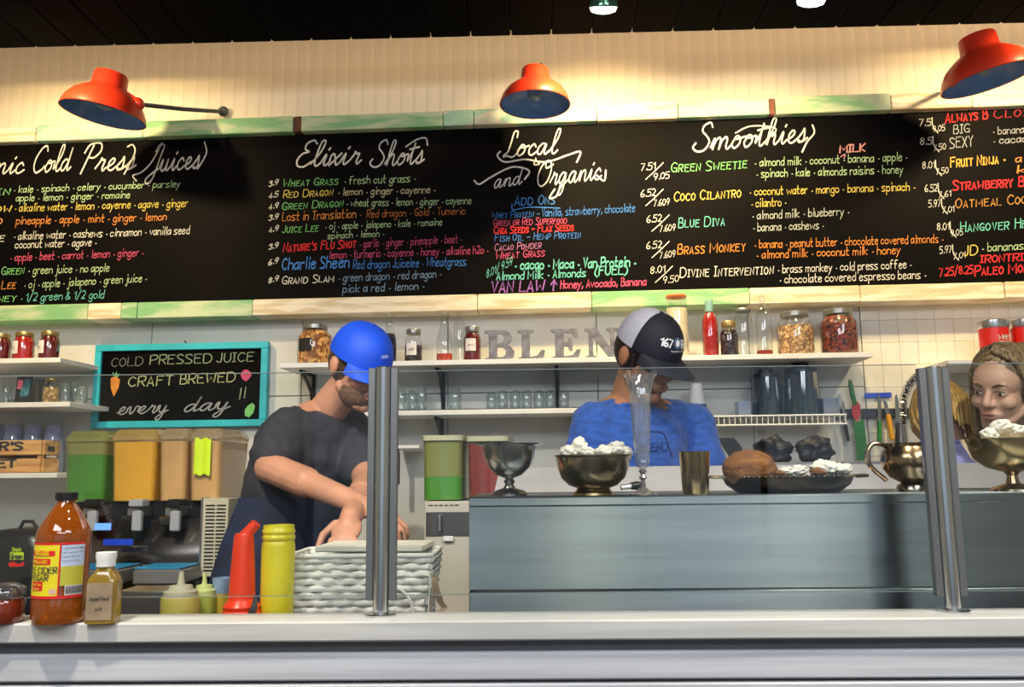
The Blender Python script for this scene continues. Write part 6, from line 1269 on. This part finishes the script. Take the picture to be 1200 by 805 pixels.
def person(lab, J, M, skin, shirt, trousers, sleeve=0.62, fem=False, hands=True, wr=1.0, group=None, brow=HAIRD, face=True, k=1.0):
    base = Vector((J['pelvis'].x, J['pelvis'].y, 0)); t = thing('person', lab, 'person', base, 0); inv = Matrix.Translation(-base)
    Jl = {a: (b-base if isinstance(b, Vector) and a not in ('hipdir',) else b) for a, b in J.items()}; Ml = inv @ M; J = Jl
    mb = MB(); head_shape(mb, Ml, fem); mb.cap_(Ml @ Vector((0, 0.022, -0.045)), J['neck']+Vector((0, 0, -0.02)), 0.052 if not fem else 0.044, 0.060 if not fem else 0.05, 18)
    torso(mb, J, 0, 0.0, True, k)
    ar = 1.0 if not fem else 0.82
    for s in ('l', 'r'):
        limb(mb, [J['s'+s], J['e'+s], J['w'+s]], [0.053*ar, 0.043*ar, 0.028*ar]); limb(mb, [J['neck']+(J['s'+s]-J['neck'])*0.3, J['s'+s]], [0.055*ar, 0.055*ar])
        mb.cap_(J['e'+s], J['e'+s].lerp(J['w'+s], 0.4), 0.043*ar, 0.043*ar, 14)
        d = (J['w'+s]-J['e'+s]).normalized()
        if 'hd'+s in J: d = Vector(J['hd'+s])
        hand(mb, J['w'+s], d, Vector(J.get('hn'+s, (0, 0, -1))), J.get('curl', 0.7), 1 if s == 'l' else -1, 0.95 if not fem else 0.85)
    r0 = (J['sr']-J['sl']); r0.z = 0; r0.normalize()
    for s, sg in (('l', -1), ('r', 1)):
        hp = J['pelvis']+r0*sg*0.085*k+Vector((0, 0, -0.02)); kn = Vector((hp.x+r0.x*sg*0.02, hp.y-0.03, 0.50)); an = Vector((hp.x+r0.x*sg*0.03, hp.y+0.03, 0.09))
        limb(mb, [hp, kn, an], [0.088, 0.056, 0.042]); mb.ell(an+Vector((0, -0.06, -0.045)), (0.045, 0.12, 0.042), 18, 10); J['k'+s] = kn; J['a'+s] = an; J['h'+s] = hp
    remesh(mb, 0.0042, 2, 'body', skin, t)
    ms = MB(); torso(ms, J, 0.014, -0.02, True, k); o_ = 0.014
    if not J.get('sleeveless'):
        for s in ('l', 'r'):
            e = J['s'+s].lerp(J['e'+s], sleeve); ms.cap_(J['s'+s], J['s'+s].lerp(e, 0.9), 0.053*ar+o_, 0.050*ar+o_+0.004, 18); ms.tube([J['s'+s].lerp(e, 0.3), e], [0.050*ar+o_, 0.050*ar+o_+0.008], 20)
            ms.cap_(J['neck']+(J['s'+s]-J['neck'])*0.35+Vector((0, 0, -0.012)), J['s'+s], 0.058*ar, 0.055*ar+o_, 16)
    def wr_(p): return wr*(0.006*mnoise.noise(Vector((p.x*9+3, p.y*9, p.z*16+p.x*10)))+0.003*mnoise.noise(p*34))
    so = remesh(ms, 0.008, 3, 'shirt', shirt, t, wr_)
    # neckline rib
    nk = J['neck']; up = (nk-J['pelvis']).normalized(); r1 = (J['sr']-J['sl']).normalized(); f1 = up.cross(r1)
    MB().tube([nk+up*0.002+r1*0.080*math.cos(a)+f1*0.072*math.sin(a)+up*(0.012*(1-math.sin(a))*0) for a in [2*PI*i/28 for i in range(29)]], 0.0055, 8).obj('neckline', shirt, t)
    mt_ = MB(); 
    up_ = Vector((0, 0, 1)); rr = r0; ff = up_.cross(rr)
    mt_.loft([section(J['pelvis']+Vector((0, 0, z)), rr, ff, hw*k+0.008, hd*k+0.008) for z, hw, hd in ((-0.12, 0.168, 0.12), (-0.03, 0.172, 0.125), (0.06, 0.162, 0.12))])
    for s in ('l', 'r'): limb(mt_, [J['h'+s], J['k'+s], J['a'+s]], [0.100, 0.070, 0.060])
    remesh(mt_, 0.010, 3, 'trousers', trousers, t)
    for s in ('l', 'r'): a = J['a'+s]; MB().ell(a+Vector((0, -0.062, -0.040)), (0.052, 0.135, 0.048), 20, 12).obj('shoe', BLACKP, t, 80)
    if face: face_bits(t, Ml, brow)
    return t, Ml, so, J
def cap(t, Ml, front, back, lab_text=None, bill=0.078, low=0.030, tilt=0.0, sc=1.0):
    Mc = Ml @ T(0, 0.004, low) @ R(tilt, 'X'); rx, ry, rz_ = 0.0865*sc, 0.106*sc, 0.104*sc; n = 48; m = 12
    def P(a, e): return Vector((rx*math.cos(a)*math.cos(e)**0.8 if math.cos(e) > 0 else 0, ry*math.sin(a)*max(math.cos(e), 0)**0.8, rz_*math.sin(e)))
    gf, gb = MB(), MB()
    for g, a0, a1 in ((gf, PI*1.06, PI*1.94), (gb, -PI*0.06, PI*1.06)):
        nn = 26; rings = [[P(a0+(a1-a0)*j/nn, PI/2*i/m*0.999) for j in range(nn+1)] for i in range(m+1)]
        g.loft(rings, False, Mc, False); rings2 = [[q*0.985 for q in r_] for r_ in rings]; g.loft(rings2, False, Mc, False)
    c_ = gf.obj('cap', front, t, 60); gb.obj('cap_back', back, c_, 60)
    MB().ell((0, 0, rz_), (0.007, 0.007, 0.004), 12, 6, Mc).obj('button', front, c_)
    mb = MB(); top, bot = [], []
    for v in range(7):
        rt, rb = [], []
        for u in range(17):
            s = -1+2*u/16; a = -PI/2+s*1.05; b_ = Vector((rx*math.cos(a), ry*math.sin(a), 0)); L_ = bill*math.sqrt(max(0, 1-abs(s)**2.6)); w_ = v/6
            q = b_+Vector((0.10*s*w_*0.06, -L_*w_, -0.012*w_-0.020*s*s*w_)); rt.append(q+Vector((0, 0, 0.0015))); rb.append(q-Vector((0, 0, 0.0015)))
        top.append(rt); bot.append(rb)
    mb.loft(top, False, Mc, False); mb.loft(bot, False, Mc, False)
    mb.loft([top[-1], bot[-1]], False, Mc, False); mb.obj('brim', front, c_, 60)
    def surf(x, z, off=0.0015): a = -PI/2+x/0.098; e = z/rz_; q = P(a, e); nn = Vector((q.x/rx**2, q.y/ry**2, q.z/rz_**2)).normalized(); return Mc @ (q+nn*off)
    return c_, surf
def jt(px, py, Y): return pt(px, py, Y, 0)
# --- man in the blue shirt
TEE = mat('blue_tee', (0.022, 0.095, 0.44), 0.85, scale=40, var=0.18, stretch=(1, 1, 2), bump=0.25, bscale=180, sheen=0.2)
NAVY = mat('cap_navy', (0.006, 0.008, 0.022), 0.7, bump=0.2, bscale=300); MESH = mat('cap_mesh_white', (0.62, 0.62, 0.72), 0.7, scale=600, tex='voronoi', col2=(0.48, 0.48, 0.62), bump=0.3)
DJ = mat('dark_jeans', (0.015, 0.022, 0.05), 0.8, var=0.2, scale=30)
hc = jt(757, 419, 2.50); Mh = Matrix.Translation(hc) @ R(0.66, 'Z') @ R(0.50, 'X') @ R(-0.05, 'Y')
J = {'neck': jt(733, 477, 2.58), 'sl': jt(696, 498, 2.50), 'sr': jt(812, 497, 2.68), 'pelvis': Vector((jt(748, 500, 2.62).x, 2.60, 0.97))}
J['el'] = jt(682, 570, 2.46); J['er'] = jt(832, 572, 2.62)
J['wl'] = Vector((J['el'].x+0.10, 2.30, 1.13)); J['wr'] = Vector((J['er'].x-0.10, 2.36, 1.13)); J['hnl'] = (0.6, 0.2, -0.7); J['hnr'] = (-0.6, 0.2, -0.7)
t, Ml, so, Jl = person('man in a blue t-shirt and navy white trucker cap looking down', J, Mh, SKIN, TEE, DJ, 0.75, wr=1.3)
c_, sf = cap(t, Ml, NAVY, MESH, low=0.036, tilt=0.10, sc=1.04)
hr = MB(); hr.ell((0, 0.020, 0.018), (0.0815, 0.093, 0.088), 30, 20, Ml); ob = hr.obj('hair', HAIRD, t, 80)
for s in (-1, 1): MB().cap_((s*0.073, -0.022, 0.015), (s*0.070, -0.024, -0.022), 0.007, 0.005, 10, Ml).obj('sideburn', HAIRD, t, 80)
bd = MB(); bd.ell((0, -0.030, -0.060), (0.0605, 0.060, 0.050), 26, 16, Ml); bd.obj('beard', mat('stubble_shadow', (0.16, 0.08, 0.05), 0.8, var=0.3, scale=90), t, 80)
CWH = mat('cap_print_white', (0.80, 0.82, 0.88), 0.7); CBL2 = mat('cap_print_blue', (0.15, 0.32, 0.62), 0.7)
def cap_text(tx, x0, x1, z, h, m, wd=1.3):
    sts, W = strokes(tx); mm = MB(); ribbon(mm, sts, lambda x, y: sf(x0+(x1-x0)*x/W, z+y/7*h), wd); mm.obj('cap_print', m, c_, 0)
cap_text('167', -0.062, -0.020, 0.046, 0.022, CWH, 1.7); cap_text('RAW', 0.022, 0.062, 0.046, 0.022, CWH, 1.7)
cap_text('oyster bar', -0.022, 0.040, 0.034, 0.006, CWH, 1.0)
for r_, m_ in ((0.015, CBL2), (0.0095, CWH)):
    mm = MB(); rings = [[sf(0.001+r_*k_*math.cos(a), 0.060+r_*1.1*k_*math.sin(a), 0.0016 if r_ > 0.01 else 0.0022) for a in [2*PI*i/24 for i in range(24)]] for k_ in (1.0, 0.86 if r_ > 0.01 else 0.01)]
    mm.loft(rings, False); mm.obj('cap_emblem', m_, c_, 0)
# print on the shirt: ribbons dropped onto the cloth
bv = BVHTree.FromObject(so, bpy.context.evaluated_depsgraph_get()); base = t.location.copy()
TP = mat('shirt_print', (0.01, 0.025, 0.16), 0.8)
def drop(px, py):
    P_ = pt(px, py, 2.2, 0)-base; d = Vector((0.12, 1, 0)).normalized(); h_ = bv.ray_cast(P_-d*0.5, d)
    return (h_[0]-d*0.002) if h_[0] is not None else P_+d*0.3
k22 = mpp(pt(780, 520, 2.2, 0))
sts, W = strokes('BLEND'); mm = MB(); sts = [[(p[i][0]+(p[i+1][0]-p[i][0])*q/2, p[i][1]+(p[i+1][1]-p[i][1])*q/2) for i in range(len(p)-1) for q in (0, 1)]+[p[-1]] for p in sts]
ribbon(mm, sts, lambda x, y: drop(753+37*x/W, 527-(y/7)*10-0.06*(37*x/W)), 1.0); mm.obj('shirt_print', TP, so, 0)
mm = MB(); arc_ = smoothp([(751, 530), (750, 512), (758, 503), (772, 500), (784, 502), (790, 514), (796, 532)], 8); ribbon(mm, [arc_], lambda x, y: drop(x, y), 1.6); mm.obj('shirt_print', TP, so, 0)
# --- man in the blue cap leaning over the basket
DSH = mat('charcoal_tee', (0.034, 0.032, 0.046), 0.85, var=0.15, scale=40, bump=0.25, bscale=180); BCAP = mat('cap_bright_blue', (0.006, 0.085, 0.82), 0.6, bump=0.2, bscale=250, var=0.08); BCAPD = mat('cap_under_navy', (0.004, 0.01, 0.05), 0.7)
hc = jt(420, 432, 2.56); Mh = Matrix.Translation(hc) @ R(0.80, 'Z') @ R(0.42, 'X')
J = {'neck': jt(376, 484, 2.66), 'sl': jt(338, 505, 2.55), 'sr': jt(410, 500, 2.80), 'pelvis': Vector((jt(312, 600, 2.62).x, 2.66, 0.95))}
J['el'] = jt(316, 548, 2.42); J['wl'] = jt(428, 594, 2.24); J['er'] = jt(432, 566, 2.52); J['wr'] = jt(411, 607, 2.16)
J['hnl'] = (-0.2, 0.3, -0.9); J['hdl'] = (0.85, -0.25, -0.45); J['hdr'] = (-0.05, -0.75, -0.55); J['hnr'] = (0, 0.3, -0.9)
t, Ml, so, Jl = person('man in a bright blue cap and charcoal t-shirt leaning over the basket', J, Mh, SKIN3, DSH, DJ, 0.80, wr=1.3, k=1.04)
c_, sf = cap(t, Ml, BCAP, BCAP, bill=0.062, low=0.034, tilt=0.12, sc=1.04)
hr = MB(); hr.ell((0, 0.020, 0.012), (0.080, 0.091, 0.082), 30, 20, Ml); hr.obj('hair', mat('hair_brown', (0.07, 0.035, 0.02), 0.6, var=0.3, scale=60), t, 80)
bd = MB(); bd.ell((0, -0.034, -0.064), (0.0625, 0.062, 0.052), 26, 16, Ml); bd.obj('beard', mat('beard_brown', (0.15, 0.075, 0.04), 0.8, var=0.3, scale=90), t, 80)
mm = MB(); mm.add([sf(x, z, 0.0016) for x, z in ((-0.010, 0.045), (0.022, 0.048), (0.024, 0.058), (-0.008, 0.055))], [(0, 1, 2, 3)]); mm.obj('cap_print', mat('cap_print_pale', (0.30, 0.42, 0.85), 0.7), c_, 0)
# apron: a dark navy cloth hanging from the chest
ap = MB(); pel, nk = Jl['pelvis'], Jl['neck']; up = (nk-pel).normalized(); r1 = (Jl['sr']-Jl['sl']).normalized(); rings = []
r0 = r1.copy(); r0.z = 0; r0.normalize(); f0 = Vector((0, 0, 1)).cross(r0)
for z, hw, hd in ((-0.45, 0.27, 0.19), (-0.25, 0.255, 0.18), (-0.05, 0.225, 0.165), (0.06, 0.215, 0.17), (0.16, 0.215, 0.172), (0.30, 0.20, 0.168)):
    c = pel+up*z if z > 0 else pel+Vector((0, 0, z)); rings.append([c+r0*hw*math.cos(a)+f0*hd*math.sin(a) for a in [-PI*1.08+PI*1.16*i/24 for i in range(25)]])
apo = ap.loft(rings, False, None, False).obj('apron', mat('apron_navy', (0.012, 0.020, 0.055), 0.8, var=0.25, scale=14), t, 80)
# --- smiling woman at the right edge
WT = mat('dark_top', (0.02, 0.025, 0.05), 0.8, var=0.2, scale=30)
hc = jt(1176, 456, 2.36); Mh = Matrix.Translation(hc) @ R(-0.98, 'Z') @ R(0.26, 'X') @ R(0.16, 'Y') @ Matrix.Diagonal((0.95, 0.95, 0.95, 1))
J = {'neck': jt(1214, 522, 2.46), 'sl': jt(1180, 568, 2.36), 'sr': jt(1285, 550, 2.56), 'pelvis': Vector((jt(1240, 560, 2.5).x, 2.50, 0.93))}
J['el'] = J['sl']+Vector((-0.04, -0.03, -0.26)); J['er'] = J['sr']+Vector((0.06, 0, -0.26)); J['wl'] = J['el']+Vector((0.02, -0.18, -0.05)); J['wr'] = J['er']+Vector((-0.05, -0.2, -0.03))
t, Ml, so, Jl = person('smiling woman with blond-brown hair looking down at the right edge', J, Mh, SKIN2, WT, DJ, 0.9, fem=True, k=0.88, brow=mat('brow_brown', (0.06, 0.035, 0.02), 0.7))
hb = MB(); hb.ell((0, 0.022, 0.055), (0.0820, 0.0975, 0.0805), 30, 20, Ml).ell((0, 0.030, 0.030), (0.082, 0.086, 0.085), 30, 20, Ml); rnd = random.Random(5)
for s in (-1, 1):
    for i in range(22):
        y0 = -0.052 if s > 0 else -0.02; y = y0+(0.098-y0)*i/21; yb = max(y, -0.022+0.03*i/21); w_ = 0.086*math.sqrt(max(0.05, 1-((y-0.02)/0.115)**2)); jx = rnd.uniform(-0.004, 0.004); L_ = rnd.uniform(0.20, 0.30)
        pth = smoothp([(0, 0), (1, 1)], 1) and [Vector(q) for q in ((s*0.004-0.012, y*0.75-0.006, 0.134-0.2*max(0, y-0.02)-0.5*max(0, -y-0.03)), (s*0.034-0.004, y*0.86-0.006, 0.120-0.3*max(0, -y-0.02)), (s*0.064, y*0.85-0.002, 0.090), (s*0.081, (y+yb)/2, 0.045), (s*0.086+jx, yb+0.008, -0.02), (s*0.086+jx, yb+0.016, -0.10), (s*0.080+jx, yb+0.02, -L_))]
        hb.tube(pth, [0.005, 0.008, 0.008, 0.008, 0.008, 0.007, 0.003], 8, Ml)
hb.obj('hair', HAIRB, t, 80)
# --- blonde person at the sink, seen from behind
LAV = mat('lavender_top', (0.30, 0.31, 0.62), 0.85, var=0.12, scale=25, bump=0.2, bscale=150)
hc = jt(1103, 492, 2.62); Mh = Matrix.Translation(hc) @ R(PI-0.15, 'Z') @ R(0.60, 'X') @ Matrix.Diagonal((0.86, 0.86, 0.80, 1))
J = {'neck': jt(1112, 520, 2.60), 'sl': jt(1170, 548, 2.66), 'sr': jt(1062, 546, 2.66), 'pelvis': Vector((jt(1114, 560, 2.6).x, 2.58, 0.93))}
J['el'] = J['sl']+Vector((0.03, 0.06, -0.25)); J['er'] = J['sr']+Vector((-0.03, 0.06, -0.25)); J['wl'] = J['el']+Vector((-0.06, 0.06, 0.0)); J['wr'] = J['er']+Vector((0.06, 0.06, 0.0))
J['wl'].z = J['wr'].z = 1.06
t, Ml, so, Jl = person('golden-haired person in a lavender top turned away behind the second post', J, Mh, SKIN2, LAV, DJ, 0.9, fem=True, k=0.88)
hb = MB(); hb.ell((0, 0.020, 0.045), (0.090, 0.100, 0.090), 30, 20, Ml)
for i in range(34):
    a = PI*(-0.12+1.24*i/33); cx, cy = math.cos(a), math.sin(a); L_ = rnd.uniform(0.075, 0.11)
    pth = [Vector(q) for q in ((cx*0.01, 0.02+cy*0.01, 0.132), (cx*0.065, 0.02+cy*0.07, 0.108), (cx*0.092, 0.02+cy*0.10, 0.04), (cx*0.095+rnd.uniform(-0.004, 0.004), 0.018+cy*0.104, -0.03), (cx*0.080, 0.01+cy*0.09, -L_))]
    hb.tube(pth, [0.010, 0.014, 0.012, 0.011, 0.003], 8, Ml)
hb.obj('hair', HAIRY, t, 80)
q = pt(1139, 523, 2.5, 0)-t.location; bv = BVHTree.FromObject(so, bpy.context.evaluated_depsgraph_get()); h_ = bv.ray_cast(q-Vector((0, 0.4, 0)), Vector((0, 1, 0)))
if h_[0] is not None: MB().bbox(-0.013, 0.013, -0.003, 0.0, -0.016, 0.018, 0.001, T(*h_[0])).obj('pink_badge', mat('badge_pink', (0.75, 0.05, 0.22), 0.5), t)
